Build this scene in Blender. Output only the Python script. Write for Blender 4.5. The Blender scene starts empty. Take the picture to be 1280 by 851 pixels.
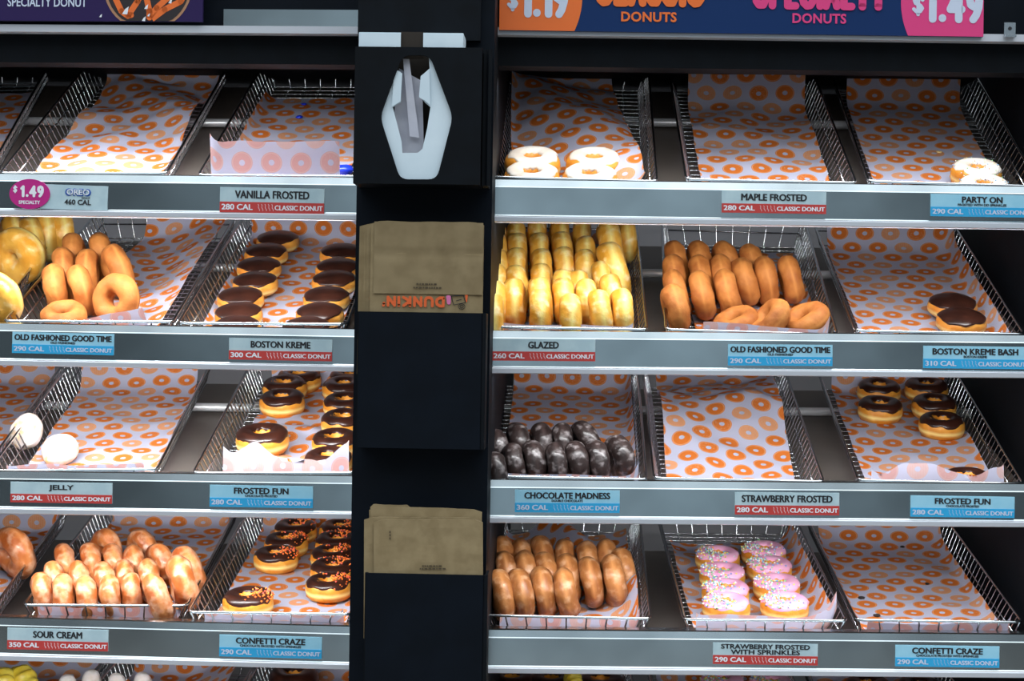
import bpy, bmesh, math, random
from mathutils import Vector, Matrix, noise, Euler

random.seed(7)
C = bpy.context.scene.collection
R = math.radians
PI = math.pi

# ------------------------------------------------------------------ camera
F = 2300.0                    # focal length in pixels of a 1280-wide frame
YAW, PITCH, ROLL = R(2.0), R(0.0), 0.016
CAM = Vector((0, 0, 1.5))
cd = bpy.data.cameras.new('camera'); cam = bpy.data.objects.new('camera', cd); C.objects.link(cam)
cd.sensor_width = 36; cd.lens = 36 * F / 1280; cd.clip_start = 0.02
CR = Matrix.Rotation(YAW, 3, 'Z') @ Matrix.Rotation(R(90) + PITCH, 3, 'X') @ Matrix.Rotation(ROLL, 3, 'Z')
cam.matrix_world = Matrix.Translation(CAM) @ CR.to_4x4()
bpy.context.scene.camera = cam
# ------------------------------------------------------------------ light
vs = bpy.context.scene.view_settings
vs.view_transform = 'Standard'; vs.look = 'None'; vs.gamma = 1; vs.use_curve_mapping = False
vs.exposure = 0.0
W = bpy.data.worlds.new('world'); bpy.context.scene.world = W; W.use_nodes = True
wn = W.node_tree; bgn = wn.nodes['Background']
tc = wn.nodes.new('ShaderNodeTexCoord'); sx = wn.nodes.new('ShaderNodeSeparateXYZ')
rp = wn.nodes.new('ShaderNodeValToRGB'); wn.links.new(tc.outputs['Generated'], sx.inputs[0])
mr = wn.nodes.new('ShaderNodeMapRange'); mr.inputs[1].default_value = -1; mr.inputs[2].default_value = 1
wn.links.new(sx.outputs[2], mr.inputs[0]); wn.links.new(mr.outputs[0], rp.inputs[0])
cr = rp.color_ramp
cr.elements[0].position = 0.36; cr.elements[0].color = (.06, .064, .07, 1)
cr.elements[1].position = 0.80; cr.elements[1].color = (2.3, 2.5, 2.65, 1)
e = cr.elements.new(0.45); e.color = (.34, .45, .52, 1)
e = cr.elements.new(0.64); e.color = (.42, .53, .60, 1)
# shop surroundings shaped for the lip reflections: bright straight behind, darker to both sides
ab = wn.nodes.new('ShaderNodeMath'); ab.operation = 'ABSOLUTE'; wn.links.new(sx.outputs[0], ab.inputs[0])
r2 = wn.nodes.new('ShaderNodeValToRGB'); wn.links.new(ab.outputs[0], r2.inputs[0])
r2.color_ramp.elements[0].position = .17; r2.color_ramp.elements[0].color = (1, 1, 1, 1)
r2.color_ramp.elements[1].position = .27; r2.color_ramp.elements[1].color = (.05, .05, .05, 1)
e = r2.color_ramp.elements.new(.6); e.color = (.3, .3, .3, 1)
hi = wn.nodes.new('ShaderNodeMapRange'); hi.inputs[1].default_value = .64; hi.inputs[2].default_value = .76; wn.links.new(mr.outputs[0], hi.inputs[0])
mx = wn.nodes.new('ShaderNodeMix'); mx.data_type = 'RGBA'; wn.links.new(hi.outputs[0], mx.inputs[0]); wn.links.new(r2.outputs[0], mx.inputs[6]); mx.inputs[7].default_value = (1, 1, 1, 1)
ml = wn.nodes.new('ShaderNodeMix'); ml.data_type = 'RGBA'; ml.blend_type = 'MULTIPLY'; ml.inputs[0].default_value = 1
wn.links.new(rp.outputs[0], ml.inputs[6]); wn.links.new(mx.outputs[2], ml.inputs[7])
wn.links.new(ml.outputs[2], bgn.inputs[0]); bgn.inputs[1].default_value = 1.0
LAMP = {('L', 1): 2.4, ('L', 2): 3.3, ('L', 3): 4.6, ('L', 4): 3.4, ('L', 5): 1.8,
        ('R', 1): 1.2, ('R', 2): 2.1, ('R', 3): 2.35, ('R', 4): 2.5, ('R', 5): 0.9}
LAMP_COL = (.97, .985, 1.0)

# ------------------------------------------------------------------ pixel to ray
def ray(px, py):
    return (CR @ Vector(((px - 640) / F, (425.5 - py) / F, -1)))
def at_depth(px, py, Z): return CAM + ray(px, py) * Z
def hit(px, py, p0, n):
    d = ray(px, py); return CAM + d * ((p0 - CAM).dot(n) / d.dot(n))
def proj(p):
    q = CR.transposed() @ (p - CAM); return (640 + F * q.x / -q.z, 425.5 - F * q.y / -q.z)

# ------------------------------------------------------------------ materials
def srgb(r, g, b):
    f = lambda c: (c / 12.92 if c <= .04045 else ((c + .055) / 1.055) ** 2.4)
    return (f(r / 255), f(g / 255), f(b / 255), 1)
class NT:
    def __init__(s, name):
        s.m = bpy.data.materials.new(name); s.m.use_nodes = True; s.t = s.m.node_tree
        s.b = s.t.nodes['Principled BSDF']
    def n(s, ty, **k):
        o = s.t.nodes.new(ty)
        for a, b in k.items(): setattr(o, a, b)
        return o
    def l(s, a, b): s.t.links.new(a, b)
    def math(s, op, a, b=None, c=None):
        o = s.n('ShaderNodeMath', operation=op)
        for i, v in enumerate((a, b, c)):
            if v is None: continue
            if isinstance(v, (int, float)): o.inputs[i].default_value = v
            else: s.l(v, o.inputs[i])
        return o.outputs[0]
    def mix(s, f, a, b):
        o = s.n('ShaderNodeMix', data_type='RGBA')
        for i, v in ((0, f), (6, a), (7, b)):
            if isinstance(v, (int, float)): o.inputs[i].default_value = v
            elif isinstance(v, tuple): o.inputs[i].default_value = v
            else: s.l(v, o.inputs[i])
        return o.outputs[2]
    def noise(s, scale, detail=3, coord='Object', vec=None):
        o = s.n('ShaderNodeTexNoise'); o.inputs['Scale'].default_value = scale; o.inputs['Detail'].default_value = detail
        if vec is None: vec = s.n('ShaderNodeTexCoord').outputs[coord]
        s.l(vec, o.inputs['Vector']); return o.outputs[0]
    def ramp(s, f, *st):
        o = s.n('ShaderNodeValToRGB'); r = o.color_ramp
        r.elements[0].position, r.elements[0].color = st[0]
        r.elements[1].position, r.elements[1].color = st[-1]
        for p, c in st[1:-1]:
            e = r.elements.new(p); e.color = c
        s.l(f, o.inputs[0]); return o.outputs[0]
    def bump(s, h, st=.3, d=.002):
        o = s.n('ShaderNodeBump'); o.inputs['Strength'].default_value = st; o.inputs['Distance'].default_value = d
        s.l(h, o.inputs['Height']); s.l(o.outputs[0], s.b.inputs['Normal'])
    def set(s, col=None, rough=None, metal=None, spec=None, coat=None, sss=None):
        if col is not None:
            if isinstance(col, tuple): s.b.inputs['Base Color'].default_value = col
            else: s.l(col, s.b.inputs['Base Color'])
        if rough is not None: s.b.inputs['Roughness'].default_value = rough
        if metal is not None: s.b.inputs['Metallic'].default_value = metal
        if spec is not None: s.b.inputs['Specular IOR Level'].default_value = spec
        if coat is not None: s.b.inputs['Coat Weight'].default_value = coat; s.b.inputs['Coat Roughness'].default_value = .15
        if sss is not None:
            s.b.inputs['Subsurface Weight'].default_value = sss; s.b.inputs['Subsurface Scale'].default_value = .006
        return s.m
def plain(name, col, rough=.5, metal=0, spec=.5, coat=None):
    t = NT(name); return t.set(col, rough, metal, spec, coat)
def speckled(name, c1, c2, scale, lo=.4, hi=.6, rough=.5, coat=None, bump=.2, metal=0, spec=.4, bscale=None):
    t = NT(name); n = t.noise(scale)
    t.set(t.ramp(n, (lo, c1), (hi, c2)), rough, metal, spec, coat)
    if bump: t.bump(t.noise(bscale or scale * 3), bump, .001)
    return t.m
M = {}
def steel(name, col, rough):
    t = NT(name)
    tcn = t.n('ShaderNodeTexCoord'); mp = t.n('ShaderNodeMapping'); mp.inputs['Scale'].default_value = (4, 60, 220)
    t.l(tcn.outputs['Object'], mp.inputs[0])
    a = t.noise(1, 4, vec=mp.outputs[0])
    blot = t.noise(5, 3)
    mp2 = t.n('ShaderNodeMapping'); mp2.inputs['Scale'].default_value = (90, 8, 18); mp2.inputs['Rotation'].default_value = (0, .5, 0)
    t.l(tcn.outputs['Object'], mp2.inputs[0]); scr = t.noise(1.6, 5, vec=mp2.outputs[0])
    c = t.mix(t.ramp(blot, (.38, (0, 0, 0, 1)), (.62, (1, 1, 1, 1))), tuple(x * .72 for x in col[:3]) + (1,), col)
    c = t.mix(t.ramp(scr, (.72, (0, 0, 0, 1)), (.76, (.3, .3, .3, 1))), c, (.75, .78, .8, 1))
    t.set(c, rough, 1)
    return t.m
M['steel'] = steel('brushed_steel', (.56, .62, .645, 1), .2)
M['alu'] = plain('pale_aluminium', srgb(205, 208, 216), .45, .35)
M['pan'] = speckled('dull_sheet_steel', srgb(98, 90, 84), srgb(112, 104, 97), 4, rough=.5, metal=.35, bump=0)
M['pipe'] = plain('polished_pipe', (.8, .81, .83, 1), .3, .5)
M['wire'] = plain('chrome_wire', (.52, .54, .56, 1), .2, 1)
M['black'] = speckled('black_laminate', srgb(9, 13, 18), srgb(11, 16, 22), 30, rough=.6, bump=.05, spec=.12)
M['navy'] = speckled('dark_navy_laminate', srgb(5, 12, 21), srgb(7, 15, 25), 18, rough=.55, bump=.04, spec=.12)
M['dark'] = plain('hollow_shade_card', srgb(40, 32, 24), .8)  # near-black colour that paints the shade inside the open carton
M['carton'] = speckled('white_carton', srgb(205, 222, 232), srgb(216, 231, 240), 12, rough=.7, bump=.05)
M['tissue'] = speckled('grey_tissue', srgb(190, 192, 205), srgb(205, 206, 216), 20, rough=.9, bump=.2)
M['kraft'] = speckled('kraft_paper', srgb(134, 116, 84), srgb(146, 128, 95), 40, rough=.85, bump=.15)
M['kraft_dark'] = speckled('kraft_paper_fold', srgb(126, 109, 79), srgb(137, 120, 89), 25, rough=.85, bump=.3)
M['ink'] = plain('black_ink', srgb(28, 30, 36), .6)
M['ink_brown'] = plain('brown_ink', srgb(70, 58, 40), .8)
M['white'] = plain('white_ink', srgb(235, 238, 245), .6)
M['cream_ink'] = plain('pale_lettering', srgb(205, 215, 235), .5)
M['orange'] = plain('orange_print', srgb(238, 112, 38), .5)
M['orange_bag'] = plain('orange_bag_ink', srgb(214, 92, 38), .7)
M['pink_bag'] = plain('pink_bag_ink', srgb(205, 110, 160), .7)
M['pink'] = plain('pink_print', srgb(226, 58, 128), .5)
M['magenta'] = plain('magenta_print', srgb(190, 28, 130), .5)
M['signnavy'] = plain('navy_print', srgb(10, 46, 96), .5, 0, .2)
M['purple'] = plain('purple_print', srgb(44, 30, 80), .5, 0, .2)
M['sign_choc'] = plain('dark_print', srgb(34, 26, 30), .5)
M['sign_tan'] = plain('tan_print', srgb(176, 128, 96), .5)
M['cardgrey'] = speckled('pale_tag_card', srgb(178, 203, 212), srgb(190, 213, 220), 40, rough=.45, bump=0)
M['cardblue'] = speckled('light_blue_tag_card', srgb(150, 208, 232), srgb(160, 214, 236), 30, rough=.45, bump=0)
M['bandred'] = plain('red_tag_band', srgb(196, 62, 58), .45)
M['bandblue'] = plain('blue_tag_band', srgb(45, 168, 222), .45)
M['blueink'] = plain('deep_blue_print', srgb(24, 80, 165), .5)
M['backwall'] = speckled('back_panel', srgb(118, 118, 122), srgb(130, 130, 134), 3, rough=.5, bump=0)
M['floor'] = speckled('store_floor', srgb(120, 112, 104), srgb(136, 128, 118), 6, rough=.5, bump=0)
M['clip'] = plain('steel_clip', (.75, .8, .85, 1), .25, 1)

def paper_mat(name, ang=0.0, k=1.0):
    t = NT(name)
    uv = t.n('ShaderNodeUVMap')
    mp = t.n('ShaderNodeMapping'); mp.inputs['Rotation'].default_value = (0, 0, ang); mp.inputs['Scale'].default_value = (k, k, 1)
    t.l(uv.outputs[0], mp.inputs[0])
    s = t.n('ShaderNodeSeparateXYZ'); t.l(mp.outputs[0], s.inputs[0])
    SX, SY = .0455, .0375
    V = t.math('DIVIDE', s.outputs[1], SY); row = t.math('FLOOR', V)
    U = t.math('ADD', t.math('DIVIDE', s.outputs[0], SX), t.math('MULTIPLY', t.math('FLOORED_MODULO', row, 2), .5))
    col = t.math('FLOOR', U)
    dx = t.math('MULTIPLY', t.math('SUBTRACT', t.math('FRACT', U), .5), SX)
    dy = t.math('MULTIPLY', t.math('SUBTRACT', t.math('FRACT', V), .5), SY)
    r = t.math('SQRT', t.math('ADD', t.math('MULTIPLY', dx, dx), t.math('MULTIPLY', dy, dy)))
    ring = t.math('MULTIPLY', t.math('LESS_THAN', r, .0163), t.math('GREATER_THAN', r, .0045))
    cv = t.n('ShaderNodeCombineXYZ'); t.l(col, cv.inputs[0]); t.l(row, cv.inputs[1])
    wnz = t.n('ShaderNodeTexWhiteNoise'); wnz.noise_dimensions = '2D'; t.l(cv.outputs[0], wnz.inputs[0])
    pale = t.math('GREATER_THAN', wnz.outputs[0], .70)
    spr = t.n('ShaderNodeTexVoronoi'); spr.inputs['Scale'].default_value = 420; t.l(mp.outputs[0], spr.inputs['Vector'])
    dots = t.math('MULTIPLY', t.math('LESS_THAN', spr.outputs['Distance'], .28), t.math('GREATER_THAN', wnz.outputs[0], .45))
    stripes = t.math('MULTIPLY', t.math('GREATER_THAN', t.math('SINE', t.math('MULTIPLY', dx, 2600)), .2), pale)
    base = t.mix(t.noise(9, 2), srgb(204, 203, 226), srgb(212, 212, 232))
    back = t.n('ShaderNodeNewGeometry').outputs['Backfacing']   # the print shows through the plain underside of the sheet
    oc = t.mix(pale, srgb(236, 128, 52), srgb(238, 158, 104))
    oc = t.mix(t.math('MULTIPLY', t.math('MAXIMUM', t.math('MULTIPLY', dots, .5), t.math('MULTIPLY', stripes, .45)), 1.0), oc, srgb(240, 200, 176))
    oc = t.mix(t.math('LESS_THAN', t.math('ABSOLUTE', t.math('SUBTRACT', r, .0147)), .0006), oc, srgb(244, 178, 130))
    oc = t.mix(t.math('MULTIPLY', back, .5), oc, base)
    t.set(t.mix(ring, base, oc), .75, 0, .25)
    t.bump(t.noise(30, 4), .25, .002)
    # thin sheet lets some light through
    tr = t.n('ShaderNodeBsdfTranslucent'); t.l(t.mix(ring, base, oc), tr.inputs[0])
    mx = t.n('ShaderNodeMixShader'); mx.inputs[0].default_value = .42
    out = t.t.nodes['Material Output']; t.l(t.b.outputs[0], mx.inputs[1]); t.l(tr.outputs[0], mx.inputs[2]); t.l(mx.outputs[0], out.inputs[0])
    return t.m
M['paper'] = paper_mat('printed_liner_paper')
M['paper_tilt'] = paper_mat('printed_liner_paper_turned', .35)

def dough(name, dark, mid, pale, zb, wb, rough=.45, coat=None, glaze=None, gl=(.52, .62), crust=60, gs=.75):
    """dough whose equator keeps a pale unfried band; glaze = colour of a patchy sugar coat"""
    t = NT(name); tcn = t.n('ShaderNodeTexCoord'); s = t.n('ShaderNodeSeparateXYZ'); t.l(tcn.outputs['Object'], s.inputs[0])
    z = t.math('ADD', s.outputs[2], t.math('MULTIPLY', t.math('SUBTRACT', t.noise(22), .5), wb * 1.2))
    band = t.math('SUBTRACT', 1, t.math('MINIMUM', 1, t.math('DIVIDE', t.math('ABSOLUTE', t.math('SUBTRACT', z, zb)), wb)))
    base = t.mix(t.ramp(t.noise(35, 4), (.35, (0, 0, 0, 1)), (.65, (1, 1, 1, 1))), dark, mid)
    c = t.mix(band, base, pale)
    if glaze:
        g = t.ramp(t.noise(crust, 5), (gl[0], (0, 0, 0, 1)), (gl[1], (gs, gs, gs, 1)))
        c = t.mix(g, c, glaze)
    t.set(c, rough, 0, .45, coat)
    t.bump(t.noise(55, 7), .8, .004)
    return t.m
M['yeast'] = dough('golden_yeast_dough', srgb(204, 126, 36), srgb(228, 158, 58), srgb(248, 218, 138), -.003, .0055)
M['shell'] = dough('golden_filled_dough', srgb(206, 126, 42), srgb(228, 160, 66), srgb(248, 222, 144), -.005, .0055)
M['glazed'] = dough('sugar_glazed_dough', srgb(220, 152, 46), srgb(240, 186, 82), srgb(251, 226, 132), .003, .008, .42, .15, srgb(249, 232, 180), (.54, .74))
M['cake'] = dough('old_fashioned_cake', srgb(158, 88, 32), srgb(192, 120, 54), srgb(194, 124, 58), .0, .004, .7)
M['sour'] = dough('glazed_sour_cream_cake', srgb(152, 76, 32), srgb(190, 112, 58), srgb(200, 126, 72), .0, .006, .42, .25, srgb(230, 194, 164), (.46, .64), 60, .42)
M['spice'] = dough('glazed_brown_cake', srgb(134, 78, 36), srgb(170, 110, 60), srgb(182, 122, 70), .0, .006, .45, .15, srgb(220, 184, 150), (.52, .72), 70, .4)
M['choccake'] = dough('glazed_chocolate_cake', srgb(36, 27, 26), srgb(52, 41, 39), srgb(60, 48, 46), .0, .006, .36, .3, srgb(150, 142, 142), (.54, .72), 75)
M['powder'] = dough('powdered_sugar_shell', srgb(222, 208, 196), srgb(232, 222, 214), srgb(246, 222, 170), .012, .003, .8, None, srgb(238, 232, 232), (.40, .6))
M['sugar'] = dough('sugared_jelly_shell', srgb(222, 176, 110), srgb(206, 190, 176), srgb(210, 196, 184), .012, .003, .8, None, srgb(205, 196, 194), (.30, .55))
M['curl'] = speckled('yellow_cruller', srgb(222, 190, 50), srgb(244, 222, 90), 40, rough=.45, coat=.3)
def icing(name, c1, c2, rough=.2, coat=.5, scale=30):
    return speckled(name, c1, c2, scale, rough=rough, coat=coat, bump=.12, bscale=60)
M['choc'] = icing('chocolate_icing', srgb(40, 20, 15), srgb(56, 29, 21), .3, .2)
M['vanilla'] = icing('vanilla_icing', srgb(218, 204, 188), srgb(232, 224, 214), .4, .2)
M['strawberry'] = icing('strawberry_icing', srgb(238, 160, 200), srgb(246, 182, 214), .32, .3)
M['yellow_icing'] = icing('yellow_icing', srgb(228, 210, 70), srgb(240, 226, 110), .3, .3)
M['blue_frost'] = icing('blue_frosting', srgb(20, 44, 190), srgb(30, 60, 220), .35, .3)
M['crumb_dark'] = plain('dark_crumb', srgb(34, 24, 22), .8)
M['crumb_pale'] = plain('pale_crumb', srgb(225, 190, 130), .8)
def sprinkle_mat(name, cols):
    t = NT(name)
    oi = t.n('ShaderNodeNewGeometry')
    st = [(i / len(cols), c) for i, c in enumerate(cols)]
    o = t.n('ShaderNodeValToRGB'); o.color_ramp.interpolation = 'CONSTANT'
    el = o.color_ramp.elements; el[0].position, el[0].color = st[0]; el[1].position, el[1].color = st[-1]
    for p, c in st[1:-1]:
        q = el.new(p); q.color = c
    t.l(oi.outputs['Random Per Island'], o.inputs[0]); t.set(o.outputs[0], .45)
    return t.m
M['spr_mix'] = sprinkle_mat('pastel_sprinkles', [srgb(250, 250, 245), srgb(250, 225, 110), srgb(140, 190, 230), srgb(150, 210, 150), srgb(245, 245, 240), srgb(244, 160, 90), srgb(150, 160, 215)])
M['spr_hot'] = sprinkle_mat('orange_pink_sprinkles', [srgb(246, 118, 36), srgb(250, 138, 52), srgb(240, 104, 92), srgb(250, 148, 60), srgb(246, 112, 50)])
def wire_dots(): pass

# ------------------------------------------------------------------ mesh helpers
class MB:
    """collects shapes in one mesh"""
    def __init__(s): s.v = []; s.f = []; s.uv = None; s.fm = []
    def add(s, vs, fs, mi=0):
        o = len(s.v); s.v += [Vector(v) for v in vs]; s.f += [tuple(i + o for i in f) for f in fs]; s.fm += [mi] * len(fs); return s
    def box(s, c, d, rot=None, mi=0):
        vs = []
        for x in (-.5, .5):
            for y in (-.5, .5):
                for z in (-.5, .5):
                    p = Vector((x * d[0], y * d[1], z * d[2]))
                    if rot is not None: p = rot @ p
                    vs.append(p + Vector(c))
        s.add(vs, [(0, 1, 3, 2), (4, 6, 7, 5), (0, 4, 5, 1), (2, 3, 7, 6), (0, 2, 6, 4), (1, 5, 7, 3)], mi); return s
    def tube(s, pts, r, n=5, closed=False, caps=True):
        pts = [Vector(p) for p in pts]; k = len(pts); vs = []; fs = []
        up = Vector((0.31, .17, .93)).normalized()
        for i, p in enumerate(pts):
            if closed: d = pts[(i + 1) % k] - pts[i - 1]
            else: d = pts[min(i + 1, k - 1)] - pts[max(i - 1, 0)]
            d.normalize()
            a = d.cross(up)
            if a.length < .05: a = d.cross(Vector((1, 0, 0)))
            a.normalize(); b = d.cross(a)
            for j in range(n):
                t = 2 * PI * j / n; vs.append(p + (a * math.cos(t) + b * math.sin(t)) * r)
        for i in range(k if closed else k - 1):
            for j in range(n):
                i2 = (i + 1) % k
                fs.append((i * n + j, i * n + (j + 1) % n, i2 * n + (j + 1) % n, i2 * n + j))
        if caps and not closed:
            fs.append(tuple(range(n))[::-1]); fs.append(tuple((k - 1) * n + j for j in range(n)))
        s.add(vs, fs); return s
    def prism(s, poly, y0, y1, M4=None):
        """polygon in (x,z), extruded from y0 to y1"""
        n = len(poly); vs = [Vector((x, y0, z)) for x, z in poly] + [Vector((x, y1, z)) for x, z in poly]
        fs = [tuple(range(n)), tuple(range(2 * n - 1, n - 1, -1))] + [(i, i + n, (i + 1) % n + n, (i + 1) % n) for i in range(n)]
        if M4 is not None: vs = [M4 @ v for v in vs]
        s.add(vs, fs); return s
    def mesh(s, name, mats, smooth=False):
        me = bpy.data.meshes.new(name); me.from_pydata([tuple(v) for v in s.v], [], s.f)
        for m in (mats if isinstance(mats, (list, tuple)) else [mats]): me.materials.append(m)
        if any(s.fm): me.polygons.foreach_set('material_index', s.fm)
        bm = bmesh.new(); bm.from_mesh(me); bmesh.ops.recalc_face_normals(bm, faces=bm.faces); bm.to_mesh(me); bm.free()
        if smooth: me.polygons.foreach_set('use_smooth', [True] * len(me.polygons))
        return me
def link(name, me, parent=None, mw=None):
    o = bpy.data.objects.new(name, me); C.objects.link(o)
    if parent is not None: o.parent = parent
    if mw is not None:
        if parent is not None: o.matrix_local = mw
        else: o.matrix_world = mw
    return o
def tag(o, label, cat, group=None, kind=None):
    if label: o['label'] = label
    if cat: o['category'] = cat
    if group: o['group'] = group
    if kind: o['kind'] = kind
    return o
def thing(name, mw, label, cat, group=None):
    o = link(name, None, None, mw); o.empty_display_size = .02
    return tag(o, label, cat, group)
def struct(name, me, mw=None):
    o = link(name, me, None, mw); o['kind'] = 'structure'; return o
def frame(o, x, y, z):
    m = Matrix((x, y, z)).transposed().to_4x4(); m.translation = o; return m

def text_mesh(s, mat, width=None, height=None, bold=.0, depth=.0003, align='C', name='lettering', embolden=0):
    """flat lettering in the local xz plane, facing -y, standing on z = 0"""
    cu = bpy.data.curves.new('lettering', 'FONT'); cu.body = s; cu.size = 1; cu.offset = bold; cu.extrude = .001
    cu.resolution_u = 3
    if bold > .025: cu.space_character = 1.06
    ob = bpy.data.objects.new('lettering', cu); C.objects.link(ob)
    bpy.context.view_layer.update()
    me = bpy.data.meshes.new_from_object(ob.evaluated_get(bpy.context.evaluated_depsgraph_get()))
    bpy.data.objects.remove(ob); bpy.data.curves.remove(cu)
    xs = [v.co.x for v in me.vertices]; ys = [v.co.y for v in me.vertices]
    x0, x1, y0, y1 = min(xs), max(xs), min(ys), max(ys)
    sxx = width / (x1 - x0) if width else height / (y1 - y0); szz = height / (y1 - y0) if height else sxx
    ox = {'C': (x0 + x1) / 2, 'L': x0, 'R': x1}[align]
    out = MB()
    for kk, (sh_, sv_) in enumerate(((-1, 0), (1, 0), (-.5, .5), (.5, -.5), (0, 0)) if embolden else ((0, 0),)):
        out.add([((v.co.x - ox) * sxx + sh_ * embolden, (-depth - kk * 1e-5 if v.co.z > 0 else 0), (v.co.y - y0) * szz + sv_ * embolden) for v in me.vertices], [tuple(p.vertices) for p in me.polygons])
    bpy.data.meshes.remove(me)
    return out
def merged(*parts):
    o = MB()
    for mb, dx, dz in parts: o.add([v + Vector((dx, 0, dz)) for v in mb.v], mb.f)
    return o

STROKE = {
 '1': [[(.15, .8), (.4, 1), (.4, 0)]], '.': [[(.2, .03), (.2, .04)]],
 '9': [[(.7, .7), (.62, .92), (.4, 1), (.16, .92), (.08, .7), (.16, .5), (.4, .42), (.62, .5), (.7, .7), (.66, .4), (.5, .14), (.32, 0)]],
 '4': [[(.62, 0), (.62, 1), (.08, .34), (.8, .34)]],
 '$': [[(.7, .78), (.55, .9), (.3, .9), (.14, .74), (.22, .58), (.55, .46), (.68, .3), (.55, .12), (.28, .1), (.1, .24)], [(.4, 1.06), (.4, -.06)]],
 'C': [[(.8, .8), (.62, .97), (.4, 1), (.18, .88), (.05, .62), (.05, .38), (.18, .12), (.4, 0), (.62, .03), (.8, .2)]],
 'L': [[(.08, 1), (.08, 0), (.62, 0)]], 'A': [[(0, 0), (.38, 1), (.76, 0)], [(.16, .3), (.6, .3)]],
 'S': [[(.66, .82), (.5, .98), (.25, .98), (.08, .8), (.16, .6), (.5, .44), (.66, .24), (.5, .02), (.22, .02), (.03, .18)]],
 'I': [[(.1, 0), (.1, 1)]], 'P': [[(.08, 0), (.08, 1), (.45, 1), (.66, .86), (.66, .62), (.45, .46), (.08, .46)]],
 'E': [[(.62, 1), (.08, 1), (.08, 0), (.62, 0)], [(.08, .5), (.52, .5)]], 'T': [[(0, 1), (.7, 1)], [(.35, 1), (.35, 0)]],
 'Y': [[(0, 1), (.35, .5), (.7, 1)], [(.35, .5), (.35, 0)]],
 'D': [[(.08, 0), (.08, 1), (.4, 1), (.66, .8), (.72, .5), (.66, .2), (.4, 0), (.08, 0)]],
 'U': [[(.05, 1), (.05, .3), (.2, .04), (.4, 0), (.6, .04), (.72, .3), (.72, 1)]],
 'N': [[(.06, 0), (.06, 1), (.68, 0), (.68, 1)]], 'K': [[(.08, 0), (.08, 1)], [(.68, 1), (.1, .45), (.7, 0)]], "'": [[(.08, 1.0), (.05, .74)]],
 'O': [[(.42 + .38 * math.cos(t * PI / 8), .5 + .5 * math.sin(t * PI / 8)) for t in range(17)]], 'R': [[(.08, 0), (.08, 1), (.45, 1), (.66, .86), (.66, .62), (.45, .46), (.08, .46)], [(.4, .46), (.68, 0)]],
}
def fat_text(s, width, height, stroke, depth=.0004, space=.3):
    """round-ended fat lettering, drawn with strokes, in the local xz plane from x = 0"""
    adv = []; x = 0
    for ch in s:
        w = max(max(p[0] for p in st) for st in STROKE[ch]); adv.append(x); x += w + space
    tot = x - space; k = (width - stroke) / tot; h = height - stroke
    mb = MB(); hw = stroke / 2; dd = 0
    for ci, ch in enumerate(s):
        for st in STROKE[ch]:
            pts = [(hw + (adv[ci] + p[0]) * k, hw + p[1] * h) for p in st]
            for q in pts:
                dd += 6e-6; mb.prism([(q[0] + hw * math.cos(a * PI / 8), q[1] + hw * math.sin(a * PI / 8)) for a in range(16)], -depth - dd, 0)
            for a, b in zip(pts, pts[1:]):
                dx, dz = b[0] - a[0], b[1] - a[1]; L = math.hypot(dx, dz)
                if L < 1e-6: continue
                nx, nz = -dz / L * hw, dx / L * hw
                mb.prism([(a[0] + nx, a[1] + nz), (b[0] + nx, b[1] + nz), (b[0] - nx, b[1] - nz), (a[0] - nx, a[1] - nz)], -depth - dd, 0); dd += 6e-6
    return mb
def disc(r, depth, n=40, rz=None, cx=0, cz=0):
    rz = rz or r
    return [(cx + r * math.cos(2 * PI * i / n), cz + rz * math.sin(2 * PI * i / n)) for i in range(n)]

# ------------------------------------------------------------------ row frames, measured on the shelf edges
Z0 = 2.76
TH = {'L': R(3.6), 'R': R(0.0)}
EDGE = {  # (x, y) of both ends of each shelf's top front edge
 ('L', 1): ((0, 216), (440, 221)), ('R', 1): ((614, 223), (1280, 232)),
 ('L', 2): ((0, 403), (445, 410.5)), ('R', 2): ((615, 412), (1280, 418)),
 ('L', 3): ((0, 588), (441, 594)), ('R', 3): ((618, 598.5), (1280, 604)),
 ('L', 4): ((0, 771), (440, 782)), ('R', 4): ((622, 786), (1280, 792)),
 ('L', 5): ((0, 958), (440, 973)), ('R', 5): ((622, 975), (1280, 980))}
TILT = {1: R(25.7), 2: R(20.4), 3: R(16.7), 4: R(11.5), 5: R(8.5)}
LIFT = {1: -.004, 2: -.004, 3: -.004, 4: .006, 5: .0}
H = .046                      # basket depth
BD = .60                      # basket length
class Row: pass
ROW = {}
for (b, r), (p, q) in EDGE.items():
    w = Row(); zz = lambda x: Z0 * (1 - (x - 640) / F * math.tan(TH[b]))
    P = at_depth(p[0], p[1], zz(p[0])); Q = at_depth(q[0], q[1], zz(q[0]))
    w.P, w.Q = P, Q; w.u = (Q - P).normalized()
    hy = Vector((0, 0, 1)).cross(w.u).normalized(); w.h = hy
    w.up = w.u.cross(hy).normalized()
    w.v = hy * math.cos(TILT[r]) + w.up * math.sin(TILT[r]); w.n = w.u.cross(w.v).normalized()
    w.rim = P + w.up * LIFT[r]
    ROW[b, r] = w
def lip_frame(b, r):
    w = ROW[b, r]; return frame(w.P, w.u, w.h, w.up)
def u_at(b, r, px):
    """distance along the shelf edge at which a vertical through pixel column px meets its front"""
    w = ROW[b, r]; e = EDGE[b, r]; t = (px - e[0][0]) / (e[1][0] - e[0][0]); py = e[0][1] + t * (e[1][1] - e[0][1])
    p = hit(px, py, w.P, w.h); return (p - w.P).dot(w.u)

SHELF_NO = {1: 'top', 2: 'second', 3: 'third', 4: 'fourth', 5: 'lowest'}
BAYW = {'L': 'left bay', 'R': 'right bay'}
XR = {'L': (-262, 447), 'R': (604, 1316)}
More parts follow.
